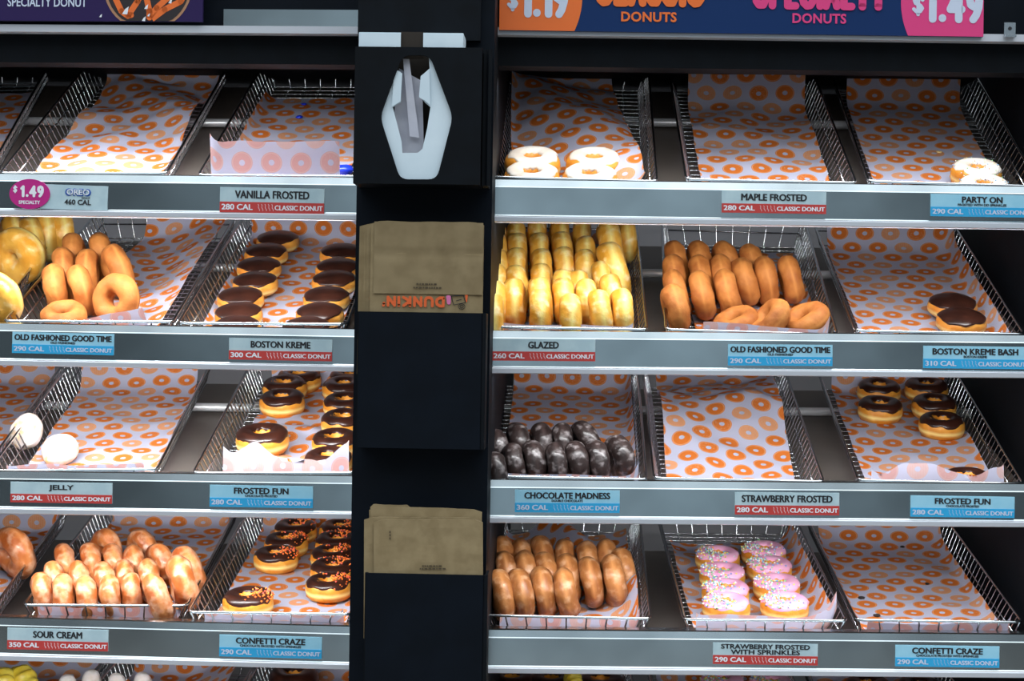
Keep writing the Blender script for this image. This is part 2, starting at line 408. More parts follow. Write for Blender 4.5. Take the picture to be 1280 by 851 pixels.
# ------------------------------------------------------------------ setting
ctr = ROW['R', 3]
fl = MB().box((0, 1.2, -.02), (7, 6, .04)); struct('floor', fl.mesh('floor', M['floor']))
bw = MB().box((0, 3.72, 1.5), (6, .06, 3.0)); struct('wall_back', bw.mesh('wall_back', M['backwall']))

# ------------------------------------------------------------------ shelves
PANT = {1: R(24.2), 2: R(18.9), 3: R(15.2), 4: R(8.5), 5: R(6)}
for (b, r), w in ROW.items():
    m = lip_frame(b, r); x0, x1 = u_at(b, r, XR[b][0]), u_at(b, r, XR[b][1])
    sh = thing('display_shelf', m, f'long brushed steel shelf with tag lip, {SHELF_NO[r]} shelf of the {BAYW[b]}' if r < 5 else
               f'steel shelf of the {BAYW[b]} at the bottom edge, mostly cut off', 'shelf', 'steel shelves of the display rack')
    prof = [(.034, -.004), (.030, 0), (.004, 0), (0, -.0015), (-.0022, -.0115), (-.0028, -.013), (-.0028, -.015), (-.0028, -.054), (-.0045, -.056), (.002, -.056), (.002, -.018), (.004, -.005)]
    L = MB(); n = len(prof)
    L.add([(x, y, z) for x in (x0, x1) for y, z in prof], [tuple(range(n)), tuple(range(2 * n - 1, n - 1, -1))] + [(i, (i + 1) % n, (i + 1) % n + n, i + n) for i in range(n)])
    link('front_lip', L.mesh('front_lip', M['steel']), sh)
    G = MB(); prof = [(-.0045, -.0565), (-.0075, -.058), (-.0075, -.0645), (-.005, -.0655), (.012, -.0655), (.012, -.0565)]; n = len(prof)
    G.add([(x, y, z) for x in (x0, x1) for y, z in prof], [tuple(range(n)), tuple(range(2 * n - 1, n - 1, -1))] + [(i, (i + 1) % n, (i + 1) % n + n, i + n) for i in range(n)])
    g = link('lower_edge', G.mesh('lower_edge', M['alu']), sh)
    # pan under the baskets, with a turned-up back
    t = PANT[r]; z0 = -.0605; D = .68
    pts = [(.012, z0), (.012 + D * math.cos(t), z0 + D * math.sin(t)), (.012 + D * math.cos(t), z0 + D * math.sin(t) + .0015), (.012, z0 + .0015)]
    pn = MB(); n = 4
    pn.add([(x, y, z) for x in (x0, x1) for y, z in pts], [tuple(range(n)), tuple(range(2 * n - 1, n - 1, -1))] + [(i, (i + 1) % n, (i + 1) % n + n, i + n) for i in range(n)])
    link('pan', pn.mesh('pan', M['pan']), sh)
    # round rail the baskets rest on
    if r <= 3:
        py = {('L', 1): 152, ('R', 1): 155, ('L', 2): 332, ('R', 2): 343, ('L', 3): 507, ('R', 3): 514}[b, r]
        tt = TILT[r]; pxm = (XR[b][0] + XR[b][1]) / 2
        fp_ = w.rim - w.n * (H + .010); s_ = (hit(pxm, py, fp_, w.n) - fp_).dot(w.v)
        q_ = m.inverted() @ (fp_ + w.v * s_); cy, cz = q_.y, q_.z
        pb = MB().tube([(x0, cy, cz), (x1, cy, cz)], .0075, 14)
        link('support_rail', pb.mesh('support_rail', M['pipe'], True), sh)

# ------------------------------------------------------------------ lamps under every lip (and under the header)
def area(b, r, origin_m, x0, x1, y, z, power):
    ld = bpy.data.lights.new('shelf_lamp', 'AREA'); ld.shape = 'RECTANGLE'; ld.size = x1 - x0; ld.size_y = .022
    ld.energy = power; ld.color = LAMP_COL; ld.spread = R(150)
    o = bpy.data.objects.new('shelf_lamp', ld); C.objects.link(o)
    o.matrix_world = origin_m @ Matrix.Translation(((x0 + x1) / 2, y, z)) @ Matrix.Rotation(R(30 if r == 1 else 56), 4, 'X')
for (b, r), pw in LAMP.items():
    xa, xb = (-60, 440) if b == 'L' else (622, 1290)
    if r == 1:
        w = ROW[b, 1]; m = lip_frame(b, 1)
        area(b, r, m, u_at(b, 1, xa), u_at(b, 1, xb), .012, .150, pw)
    else:
        m = lip_frame(b, r - 1)
        area(b, r, m, u_at(b, r - 1, xa), u_at(b, r - 1, xb), -.002, -.069, pw)

# ------------------------------------------------------------------ header: beam, rail, signs
wL, wR = ROW['L', 1], ROW['R', 1]
def head(b, px0, px1, y_rail0, y_rail1, name_lab):
    """frame on the plane of the shelf fronts at the header; z measured up from the rail's lower edge"""
    w = ROW[b, 1]; p = hit(px0, y_rail0, w.P, w.h); q = hit(px1, y_rail1, w.P, w.h)
    u = (q - p).normalized(); hh = Vector((0, 0, 1)).cross(u).normalized()
    return frame(p, u, hh, u.cross(hh)), (q - p).length
mHL, lHL = head('L', -262, 454, 38.3, 43, '')
mHR, lHR = head('R', 600, 1316, 43.5, 53.5, '')
for b, m, Lh in (('L', mHL, lHL), ('R', mHR, lHR)):
    hd = thing('header_canopy', m, f'black canopy with thin steel rail above the top shelf of the {BAYW[b]}', 'canopy', 'black canopies over the display rack')
    link('rail', MB().box((Lh / 2, .006, .0055), (Lh, .022, .011)).mesh('rail', M['alu']), hd)
    link('beam', MB().box((Lh / 2, .045, -.018), (Lh, .05, .05)).box((Lh / 2, .39, .02), (Lh, .64, .02)).mesh('beam', M['black']), hd)
    link('fascia', MB().box((Lh / 2, .05, .16), (Lh, .03, .30)).mesh('fascia', M['navy']), hd)
def on_plane(m, px, py, off=0.0):
    """local x,z of a pixel on the plane y = off of frame m"""
    n = (m.to_3x3() @ Vector((0, 1, 0))); p = m.translation + n * off
    q = m.inverted() @ hit(px, py, p, n); return q.x, q.z
# right price sign
def sgn(m, off, px0, px1, pyt, pyb, name, label):
    xa, za = on_plane(m, px0, pyb[0], off); xb, zb = on_plane(m, px1, pyb[1], off)
    o = thing(name, m @ Matrix.Translation((xa, off, za)), label, 'sign')
    return o, xb - xa, (xa, za)
sg, sw, o0 = sgn(mHR, -.012, 624, 1229, 0, (37.5, 43.5), 'price_sign', 'long navy price sign with orange $1.19 and pink $1.49 ends above right bay')
S = 1.0 / (F / Z0)
def q(px, py): x, z = on_plane(mHR, px, py, -.012); return x - o0[0], z - o0[1]
SHT = .125
link('panel', MB().box((sw / 2, .003, SHT / 2), (sw, .006, SHT)).mesh('panel', M['signnavy']), sg)
def clipped_disc(cx, cz, r, x0, x1, z0, z1, dep):
    pts = []
    for i in range(96):
        a = 2 * PI * i / 96; x = cx + r * math.cos(a); z = cz + r * math.sin(a)
        pts.append((min(max(x, x0), x1), min(max(z, z0), z1)))
    out = []
    for p in pts:
        if not out or (abs(p[0] - out[-1][0]) + abs(p[1] - out[-1][1])) > 1e-5: out.append(p)
    # corner fill where both ends lie on the panel's sides
    return MB().prism(out, -dep, 0)
cx, cz = q(623, -6); r_ = (q(728, -5)[0] - cx)
def corner_field(side):
    z0, z1 = 0, SHT; x_edge = 0 if side < 0 else sw
    cxx = cx if side < 0 else sw - cx
    pts = [(x_edge, z0)]
    for i in range(33):
        z = z0 + (z1 - z0) * i / 32; d = math.sqrt(max(r_ * r_ - (z - cz) ** 2, 0)); pts.append((cxx - side * d, z))
    pts.append((x_edge, z1))
    return MB().prism(pts, -.0006, 0)
link('orange_field', corner_field(-1).mesh('orange_field', M['orange']), sg)['label'] = 'orange round field with white $1.19'
link('pink_field', corner_field(1).mesh('pink_field', M['pink']), sg)['label'] = 'pink round field with white $1.49'
def sign_text(mb, px, py, mat, lab=None, dz=-.0008):
    x, z = q(px, py); o = link('lettering', mb.mesh('lettering', mat), sg, Matrix.Translation((x, dz, z)))
    if lab: o['label'] = lab
P1 = 1.2e-3
sign_text(merged((fat_text('1.19', 62 * P1, 50 * P1, 9.5 * P1, space=.42), 0, 0)), 648, 22, M['cream_ink'], 'white price lettering $1.19')
sign_text(fat_text('$', 16 * P1, 26 * P1, 4.5 * P1), 632, 13, M['cream_ink'])
sign_text(fat_text('1.49', 75 * P1, 46 * P1, 9.5 * P1, space=.42), 1153, 28.5, M['cream_ink'], 'white price lettering $1.49')
sign_text(fat_text('$', 17 * P1, 26 * P1, 4.5 * P1), 1138, 19, M['cream_ink'])
sign_text(fat_text('CLASSIC', 138 * P1, 40 * P1, 9.5 * P1, space=.40), 742, 8, M['orange'], 'orange lettering CLASSIC')
sign_text(fat_text('SPECIALTY', 168 * P1, 40 * P1, 9.5 * P1, space=.40), 940, 11.5, M['pink'], 'pink lettering SPECIALTY')
sign_text(text_mesh('DONUTS', M['orange'], 69 * P1, 12.5 * P1, .03), 811, 27.5, M['orange'])
sign_text(text_mesh('DONUTS', M['pink'], 67 * P1, 12.5 * P1, .03), 1024, 29.5, M['pink'])
# left sign
sl, swl, o1 = sgn(mHL, -.012, -90, 253, 0, (25, 30), 'price_sign', 'dark purple sign with SPECIALTY DONUT and drizzled donut picture above left bay')
def ql(px, py): x, z = on_plane(mHL, px, py, -.012); return x - o1[0], z - o1[1]
link('panel', MB().box((swl / 2, .003, .07), (swl, .006, .14)).mesh('panel', M['purple']), sl)
x, z = ql(59, 8.5); tm = text_mesh('SPECIALTY DONUT', M['cream_ink'], 102 * P1, 11.5 * P1, .018)
link('lettering', tm.mesh('lettering', M['cream_ink']), sl, Matrix.Translation((x, -.0004, z)))
x, z = ql(185, -18); cl = lambda pts: [(a, max(b, .0005)) for a, b in pts]
pic = MB().prism(cl(disc(.068, 0, 48, None, x, z)), -.0004, 0); link('donut_picture', pic.mesh('donut_picture', M['sign_tan']), sl)
pic = MB().prism(cl(disc(.064, 0, 48, None, x, z)), -.0008, 0); pc = link('chocolate_print', pic.mesh('chocolate_print', M['sign_choc']), sl)
dz_ = MB(); zig = [(136, -20), (152, 14), (160, 20), (172, 2), (180, -16)], [(180, -18), (187, 14), (187, 22), (196, 10), (216, -8)], [(190, 24), (206, 12), (226, 2), (236, -16)], [(150, 26), (158, 19), (164, 19)]
for pl in zig:
    pts = [ql(*p) for p in pl]
    for a, b2 in zip(pts, pts[1:]):
        d = Vector((b2[0] - a[0], b2[1] - a[1])); nn = Vector((-d.y, d.x)).normalized() * .0045
        if min(a[1], b2[1]) < .002: continue
        dz_.prism([(a[0] + nn.x, a[1] + nn.y), (b2[0] + nn.x, b2[1] + nn.y), (b2[0] - nn.x, b2[1] - nn.y), (a[0] - nn.x, a[1] - nn.y)], -.0011, 0)
        dz_.prism(disc(.0045, 0, 12, None, b2[0], b2[1]), -.0011, 0)
link('drizzle_print', dz_.mesh('drizzle_print', M['orange']), sl)
cp = MB()
for px, py, s in ((157, 14, .005), (183, 9, .003), (180, 24, .003), (126, 20, .002), (213, 2, .003), (186, 19, .002)):
    a = ql(px, py); cp.prism([(a[0] - s, a[1] - s * .9), (a[0] + s * .6, a[1] - s), (a[0] + s, a[1] + s * 1.4), (a[0] - s * .1, a[1] + s * .6)], -.0013, 0)
link('chip_print', cp.mesh('chip_print', M['white']), sl)
x, z = ql(239, 25); tm = text_mesh('NO TOPPING ON SALE', M['cream_ink'], 17 * P1, 2 * P1, 0)
# pale steel fascia piece beside the left sign, and small clip at right
xa, za = on_plane(mHL, 280, 35, .028); xb, zb = on_plane(mHL, 454, 13, .028)
o = link('fascia_panel', MB().box(((xa + xb) / 2, .028, (za + zb) / 2), (xb - xa, .008, abs(zb - za))).mesh('fascia_panel', M['steel']), None, mHL)
tag(o, 'plain blue grey steel strip to the right of the purple sign', 'panel')
x, z = on_plane(mHR, 1262, 40, -.008)
ck = MB().box((x, -.008, z + .004), (.017, .003, .020)).box((x, -.012, z - .007), (.016, .009, .003))
o = link('rail_clip', ck.mesh('rail_clip', M['clip']), None, mHR); tag(o, 'small shiny steel clip on the rail right of the pink sign end', 'clip')
ck = MB().prism(disc(.0028, 0, 14, None, x, z + .005), -.0105, -.009); link('screw', ck.mesh('screw', M['ink']), o)

# ------------------------------------------------------------------ column with dispenser and bag pockets
YC = 2.655
def colpt(px, py, y=YC): 
    d = ray(px, py); return CAM + d * (y / d.y)
a, b_ = colpt(442.5, 440), colpt(612, 440)
cw = (b_.x - a.x); cxm = (a.x + b_.x) / 2
colm = Matrix.Translation((cxm, YC, 0))
col = thing('display_column', colm, 'tall dark navy column between the two shelf bays', 'column')
link('front_panel', MB().box((0, .010, 1.05), (cw, .02, 2.1)).mesh('front_panel', M['navy']), col)
for sx_, nm in ((-1, 'side_panel'), (1, 'side_panel')):
    link(nm, MB().box((sx_ * (cw / 2 - .006), .52, 1.05), (.012, 1.0, 2.1)).mesh(nm, M['black']), col)
link('cap', MB().box((-.01, .03, 2.06), (cw * .9, .09, .26)).mesh('cap', M['black']), col)
mcol = colm
def cq(px, py, off): 
    p = colpt(px, py, YC + off); return p.x - cxm, p.z
def cbox(px0, px1, py0, py1, y0, y1):
    x0, z1 = cq(px0, py0, y0); x1, z0 = cq(px1, py1, y0); return x0, x1, z0, z1
# tissue dispenser: black box with a hexagonal window, carton inside
DF = -.075
x0, x1, z0, z1 = cbox(444, 600, 58, 231, DF, 0)
dp = thing('tissue_dispenser', colm @ Matrix.Translation(((x0 + x1) / 2, DF, z0)), 'black dispenser box with hexagonal cutout at the top of the column', 'dispenser')
dw, dh = x1 - x0, z1 - z0; dcx = (x0 + x1) / 2
def dq(px, py, off=DF): x, z = cq(px, py, off); return x - dcx, z - z0
def rounded(poly, rr, k=5):
    out = []; n = len(poly)
    for i in range(n):
        p = Vector(poly[i]); a = (Vector(poly[i - 1]) - p); c = (Vector(poly[(i + 1) % n]) - p)
        d = min(rr, a.length * .45, c.length * .45); a = p + a.normalized() * d; c = p + c.normalized() * d
        for j in range(k + 1):
            t = j / k; out.append(tuple(a * (1 - t) ** 2 + p * 2 * t * (1 - t) + c * t * t))
    return out
hexo = rounded([dq(503, 69), dq(537, 69), dq(566, 146), dq(546, 224), dq(500, 224), dq(475, 146)], .012)
def panel_with_hole(w, h, hole, y0, y1, outer=None):
    bm = bmesh.new()
    outer = outer or [(-w / 2, 0), (w / 2, 0), (w / 2, h), (-w / 2, h)]
    vo = [bm.verts.new((x, y0, z)) for x, z in outer]; vh = [bm.verts.new((x, y0, z)) for x, z in hole]
    es = [bm.edges.new((vo[i], vo[(i + 1) % len(vo)])) for i in range(len(vo))] + [bm.edges.new((vh[i], vh[(i + 1) % len(vh)])) for i in range(len(vh))]
    bmesh.ops.triangle_fill(bm, edges=es, use_beauty=True)
    # drop any faces filled inside the hole
    def inside(p):
        c = False; n = len(hole)
        for i in range(n):
            (xa, za), (xb, zb) = hole[i], hole[i - 1]
            if (za > p[1]) != (zb > p[1]) and p[0] < (xb - xa) * (p[1] - za) / (zb - za) + xa: c = not c
        return c
    kill = [f for f in bm.faces if inside((f.calc_center_median().x, f.calc_center_median().z))]
    bmesh.ops.delete(bm, geom=kill, context='FACES_ONLY')
    r = bmesh.ops.extrude_face_region(bm, geom=list(bm.faces))
    for v in [g for g in r['geom'] if isinstance(g, bmesh.types.BMVert)]: v.co.y = y1
    bmesh.ops.recalc_face_normals(bm, faces=bm.faces)
    mb = MB(); bm.verts.index_update()
    mb.add([v.co.copy() for v in bm.verts], [tuple(v.index for v in f.verts) for f in bm.faces]); bm.free()
    return mb
fp = panel_with_hole(dw, dh, hexo, 0, .004)
link('front_panel', fp.mesh('front_panel', M['black']), dp)
sb = MB()
for s_ in (-1, 1): sb.box((s_ * (dw / 2 - .002), .039, dh / 2), (.004, .07, dh))
sb.box((0, .039, .002), (dw - .008, .07, .004))
link('body', sb.mesh('body', M['black']), dp)
fb = MB().tube([(dw / 2 + .010, .016, .0), (dw / 2 + .010, .016, dh)], .004, 8).box((dw / 2 + .006, .045, dh / 2), (.009, .055, dh))
link('side_flange', fb.mesh('side_flange', M['black'], False), dp)
# carton
ct = thing('tissue_carton', colm @ Matrix.Translation((dcx - .002, DF + .006, z0 + .006)), 'white tissue carton torn open inside the hexagonal dispenser window', 'carton')
def tq(px, py, off=DF + .006): x, z = cq(px, py, off); return x - dcx + .002, z - z0 - .006
cl_, cr_ = tq(448, 100)[0], tq(578, 100)[0]; ctop = tq(500, 41)[1]
hole = [tq(*p) for p in ((494, 86), (500, 70), (506, 67), (536, 70), (537, 86), (526, 95), (526, 122), (531, 128), (538, 134), (534, 160), (528, 186), (522, 191), (503, 191), (502, 177), (491, 134), (501, 128), (501, 90))]
cfront = panel_with_hole(0, 0, hole, 0, .001, [(cl_, 0), (cr_, 0), (cr_, tq(500, 64)[1]), (cl_, tq(500, 64)[1])])
link('torn_front', cfront.mesh('torn_front', M['carton']), ct)
body = MB()
body.box(((cl_ + cr_) / 2, .058, ctop / 2), (cr_ - cl_, .001, ctop)).box((cl_, .03, ctop / 2), (.001, .057, ctop)).box((cr_, .03, ctop / 2), (.001, .057, ctop))
xa = tq(501, 50)[0]; xb = tq(529, 50)[0]; za = tq(500, 64)[1]
for p0, p1 in ((cl_, xa), (xb, cr_)):
    body.box(((p0 + p1) / 2, .0005, (za + ctop) / 2 - .0005), (p1 - p0, .001, ctop - za)).box(((p0 + p1) / 2, .03, ctop), (p1 - p0, .058, .001))
link('carton_body', body.mesh('carton_body', M['carton']), ct)
link('notch_shade', MB().box(((xa + xb) / 2, .004, (za + ctop) / 2 - .004), (xb - xa + .002, .001, ctop - za + .012)).mesh('notch_shade', M['dark']), ct)['label'] = 'dark sheet painting the shade in the open notch of the carton top'  # dark sheet behind the notch, standing in for the shade within
link('inside_shade', MB().box(((cl_ + cr_) / 2, .05, ctop * .5), (cr_ - cl_ - .004, .001, ctop * .9)).mesh('inside_shade', M['dark']), ct)  # dark sheet before the carton's back, its colour painting the interior shade
fl1 = [tq(*p) for p in ((493, 87), (503, 92), (501, 127), (490, 134))]
fm = MB().prism(fl1, -.0030, -.0022); fm.prism([tq(*p) for p in ((526, 96), (537, 86), (538, 132), (531, 126), (524, 122))], -.0030, -.0022)
link('torn_flap', fm.mesh('torn_flap', M['carton']), ct)
ts = thing('tissue_sheet', colm @ Matrix.Translation((dcx - .002, DF + .012, z0 + .006)), 'crumpled pale tissue sheets sticking up inside the white carton', 'tissue')
tp = MB(); rr = random.Random(3)
def crumple(poly_px, y, nx=8, nz=16, amp=.004):
    (a0, b0, c0, d0) = [tq(*p, off=DF + .012) for p in poly_px]; vs = []; fs = []
    for j in range(nz + 1):
        for i in range(nx + 1):
            s, t = i / nx, j / nz
            x = (a0[0] * (1 - s) + b0[0] * s) * (1 - t) + (d0[0] * (1 - s) + c0[0] * s) * t
            z = (a0[1] * (1 - s) + b0[1] * s) * (1 - t) + (d0[1] * (1 - s) + c0[1] * s) * t
            vs.append((x, y + amp * noise.noise(Vector((x * 60, z * 30, y * 90))), z))
    for j in range(nz):
        for i in range(nx): k = j * (nx + 1) + i; fs.append((k, k + 1, k + nx + 2, k + nx + 1))
    return vs, fs
tp.add(*crumple(((486, 192), (529, 190), (527, 100), (498, 84)), .012))
link('rear_sheet', tp.mesh('rear_sheet', M['tissue'], True), ts)
tp = MB(); tp.add(*crumple(((512, 170), (524, 172), (511, 70), (503, 66)), .002, 3, 16, .002))
link('front_strip', tp.mesh('front_strip', M['tissue'], True), ts)

def pocket(px0, px1, py0, py1, lab):
    PF = -.060
    x0, x1, z0, z1 = cbox(px0, px1, py0, py1, PF, 0); w, h = x1 - x0, z1 - z0
    po = thing('bag_pocket', colm @ Matrix.Translation(((x0 + x1) / 2, PF, z0)), lab, 'holder', 'bag pockets on the column')
    link('front_panel', MB().box((-.002, .002, h / 2), (w - .008, .004, h)).mesh('front_panel', M['navy']), po)
    s = MB()
    for i in (-1, 1): s.box((i * (w / 2 - .002), .0315, h / 2), (.004, .055, h))
    s.box((0, .0315, .002), (w - .008, .055, .004)).tube([(w / 2 - .003, .003, 0), (w / 2 - .003, .003, h)], .0034, 10)
    link('body', s.mesh('body', M['black']), po)
    return (x0 + x1) / 2, z0, w, h
pocket(447, 605, 389, 562, 'dark navy pocket holding paper bags in the middle of the column')
pocket(456, 607, 716, 880, 'dark navy pocket holding paper bags at the bottom of the column')
def bag(px0, px1, py0, depth_i, name_lab, top_off=0, fold=None, lean=0.0, flapl=True, bottom_py=470, texts=None, rot=0.0):
    PF = -.060 + .006 + depth_i * .0042
    x0, x1, z0, z1 = cbox(px0, px1, py0, bottom_py, PF, 0); w, h = x1 - x0, z1 - z0
    bo = thing('paper_bag', colm @ Matrix.Translation(((x0 + x1) / 2, PF, z0)) @ Matrix.Rotation(rot, 4, 'Y'), name_lab, 'bag', 'folded brown paper bags in the pockets')
    nx, nz = 14, 14; vs = []; fs = []
    def top(s): return h - .004 * (abs(s - .5) * 2) ** 12 + .0012 * noise.noise(Vector((s * 4, depth_i * 3.1, 0)))
    for side, y in ((0, 0), (1, .0032)):
        for j in range(nz + 1):
            for i in range(nx + 1):
                s, t = i / nx, j / nz; x = (s - .5) * w; z = top(s) * t
                vs.append((x, y + .0012 * noise.noise(Vector((x * 40, z * 40, depth_i + side * 5))) * (1 if side == 0 else 0), z))
    N = (nx + 1) * (nz + 1)
    for j in range(nz):
        for i in range(nx):
            k = j * (nx + 1) + i; fs += [(k, k + 1, k + nx + 2, k + nx + 1), (N + k, N + k + nx + 1, N + k + nx + 2, N + k + 1)]
    for i in range(nx):
        k = nz * (nx + 1) + i; fs.append((k, k + 1, N + k + 1, N + k)); fs.append((i, N + i, N + i + 1, i + 1))
    for j in range(nz):
        k = j * (nx + 1); fs.append((k, k + nx + 1, N + k + nx + 1, N + k)); k += nx; fs.append((k, N + k, N + k + nx + 1, k + nx + 1))
    link('body', MB().add(vs, fs).mesh('body', M['kraft'], False), bo)
    if fold:
        fz = cq(500, fold, PF)[1] - z0; vs = []; fs = []; nx, nz = 24, 16; fw = w * .965
        for j in range(nz + 1):
            for i in range(nx + 1):
                s, t = i / nx, j / nz; x = (s - .5) * fw; z = fz + (h - .001 - fz) * t
                crease = .0012 * math.exp(-((t - .55) / .05) ** 2) - .0018 * math.exp(-(((s - .5) + .25 * (t - .75)) / .04) ** 2) * max(0, t - .45) - .0012 * math.exp(-(((s - .85) + .5 * (t - .25)) / .03) ** 2)
                vs.append((x + .002, -.0022 - .0009 * noise.noise(Vector((x * 50, z * 50, 7))) + crease * 1.8, z))
        for j in range(nz):
            for i in range(nx): k = j * (nx + 1) + i; fs.append((k, k + 1, k + nx + 2, k + nx + 1))
        me = MB().add(vs, fs); nn = len(vs)
        # edge thickness back to the bag
        me.add([(-fw / 2 + .002, -.0022, fz), (fw / 2 + .002, -.0022, fz), (fw / 2 + .002, 0, fz + .002), (-fw / 2 + .002, 0, fz + .002)], [(0, 1, 2, 3)])
        link('bottom_flap', me.mesh('bottom_flap', M['kraft_dark'], True), bo)
    return bo, (x0 + x1) / 2, z0, PF
BAGP = lambda bo, bx, bz, PF, px, py: ((lambda p: (p[0] - bx, p[1] - bz))(cq(px, py, PF - .0032)))
for i, (xx0, xx1, yy0, ln) in enumerate(((449, 592, 280, 0), (453, 596, 279, .0), (456, 597, 281, 0), (460, 598, 278.5, 0))):
    bag(xx0, xx1, yy0, 5 - i, 'brown paper bag in the middle pocket, ' + ['rearmost, its left edge sticking out furthest', 'second from the back of the stack', 'third from the back of the stack', 'just behind the printed front bag'][i], rot=-.004 * (i - 1))
bo, bx, bz, PF = bag(464, 602, 276, 0, 'creased front paper bag with upside down orange lettering in the middle pocket', fold=367)
x, z = BAGP(bo, bx, bz, PF, 557, 370.5)
ft = fat_text("DUNKIN'", 75 * P1, 13 * P1, 3.4 * P1, space=.34)
link('lettering', ft.mesh('lettering', M['orange_bag']), bo, Matrix.Translation((x, -.0016, z)) @ Matrix.Rotation(PI, 4, 'Y'))['label'] = 'orange lettering printed upside down'
# little cup drawing and pink block beside the lettering, all upside down
x, z = BAGP(bo, bx, bz, PF, 560, 369)
link('pink_mark', MB().prism(rounded([(x - .003, z), (x + .004, z), (x + .004, z - .013), (x - .001, z - .013)], .003), -.0020, -.0016).mesh('pink_mark', M['pink_bag']), bo)
cup = MB(); P4 = [BAGP(bo, bx, bz, PF, *p) for p in ((564, 370), (579, 369), (582, 378), (567, 381))]
for a, c in zip(P4, P4[1:] + P4[:1]): cup.tube([(a[0], -.0018, a[1]), (c[0], -.0018, c[1])], .0005, 4)
for cx2, cz2, rr2 in ((577, 383, 4), (577, 383, 2)):
    o_ = BAGP(bo, bx, bz, PF, cx2, cz2); cup.tube([(o_[0] + rr2 * P1 * math.cos(t * PI / 8), -.0018, o_[1] + rr2 * P1 * .75 * math.sin(t * PI / 8)) for t in range(16)], .0004, 4, True)
a = BAGP(bo, bx, bz, PF, 570, 376); c = BAGP(bo, bx, bz, PF, 577, 374); cup.tube([(a[0], -.0018, a[1]), (c[0], -.0018, c[1])], .0005, 4)
link('cup_drawing', cup.mesh('cup_drawing', M['ink']), bo)
x, z = BAGP(bo, bx, bz, PF, 583, 368.5)
link('orange_mark', MB().prism([(x - .002, z), (x + .002, z), (x + .001, z - .010), (x - .0005, z - .010)], -.0020, -.0016).mesh('orange_mark', M['orange_bag']), bo)
x, z = BAGP(bo, bx, bz, PF, 533, 355); tm = text_mesh('PLEASE RECYCLE', M['ink_brown'], 30 * P1, 2.6 * P1, .01)
x2, z2 = BAGP(bo, bx, bz, PF, 533, 359.5)
sm = MB()
for (xx, zz_, wd) in ((x, z, 24), (x2, z2, 31)):
    k = 0
    while k < wd:
        ln = random.choice((2, 3, 4)); sm.box((xx + (k - wd / 2 + ln / 2) * P1, -.0035, zz_), (ln * P1 * .9, .0004, 1.7 * P1)); k += ln + .7
link('small_print', sm.mesh('small_print', M['ink_brown']), bo)
for i, (xx0, xx1, yy0, rt) in enumerate(((463, 510, 630, 0), (461, 597, 634, .004), (462, 598, 633, .012), (457, 599, 645, -.012))):
    bag(xx0, xx1, yy0, 4 - i, 'brown paper bag in the bottom pocket, ' + ['rearmost, only its ragged top left showing', 'behind the middle of the stack', 'with folded corner at its right', 'second from the front, wider than the front one'][i], bottom_py=800, rot=rt)
bo, bx, bz, PF = bag(470, 604, 648, -.3, 'plain front paper bag with faint small print in the bottom pocket', bottom_py=800, rot=-.02)
sm = MB()
for yy, wd in ((707.5, 22), (711, 28)):
    x, z = BAGP(bo, bx, bz, PF, 541, yy); k = 0
    while k < wd:
        ln = random.choice((2, 3, 4)); sm.box((x + (k - wd / 2 + ln / 2) * P1, -.0016, z), (ln * P1 * .9, .0006, 1.5 * P1)); k += ln + .7
for k in range(3):
    x, z = BAGP(bo, bx, bz, PF, 490, 664 + k * 4); sm.box((x, -.0016, z), (1.4 * P1, .0006, 2.4 * P1))
link('small_print', sm.mesh('small_print', M['ink_brown']), bo)

# ------------------------------------------------------------------ end panel at the right, left end out of frame
for nm, b, pxx, lab in (('end_panel', 'R', 1318, 'tall black end panel at the right end of the rack'), ('end_panel', 'L', -276, 'black end panel at the far left of the rack')):
    w = ROW[b, 3]; p = hit(pxx, 600, w.P, w.h); m = frame(Vector((p.x, p.y, 0)), Vector((w.u.x, w.u.y, 0)).normalized(), w.h, Vector((0, 0, 1)))
    o = thing(nm, m, lab, 'panel')
    link('board', MB().box((.006, .36, 1.05), (.018, .76, 2.1)).mesh('board', M['black']), o)
    link('edge_strip', MB().box((.006, -.023, 1.05), (.022, .006, 2.1)).mesh('edge_strip', M['black']), o)

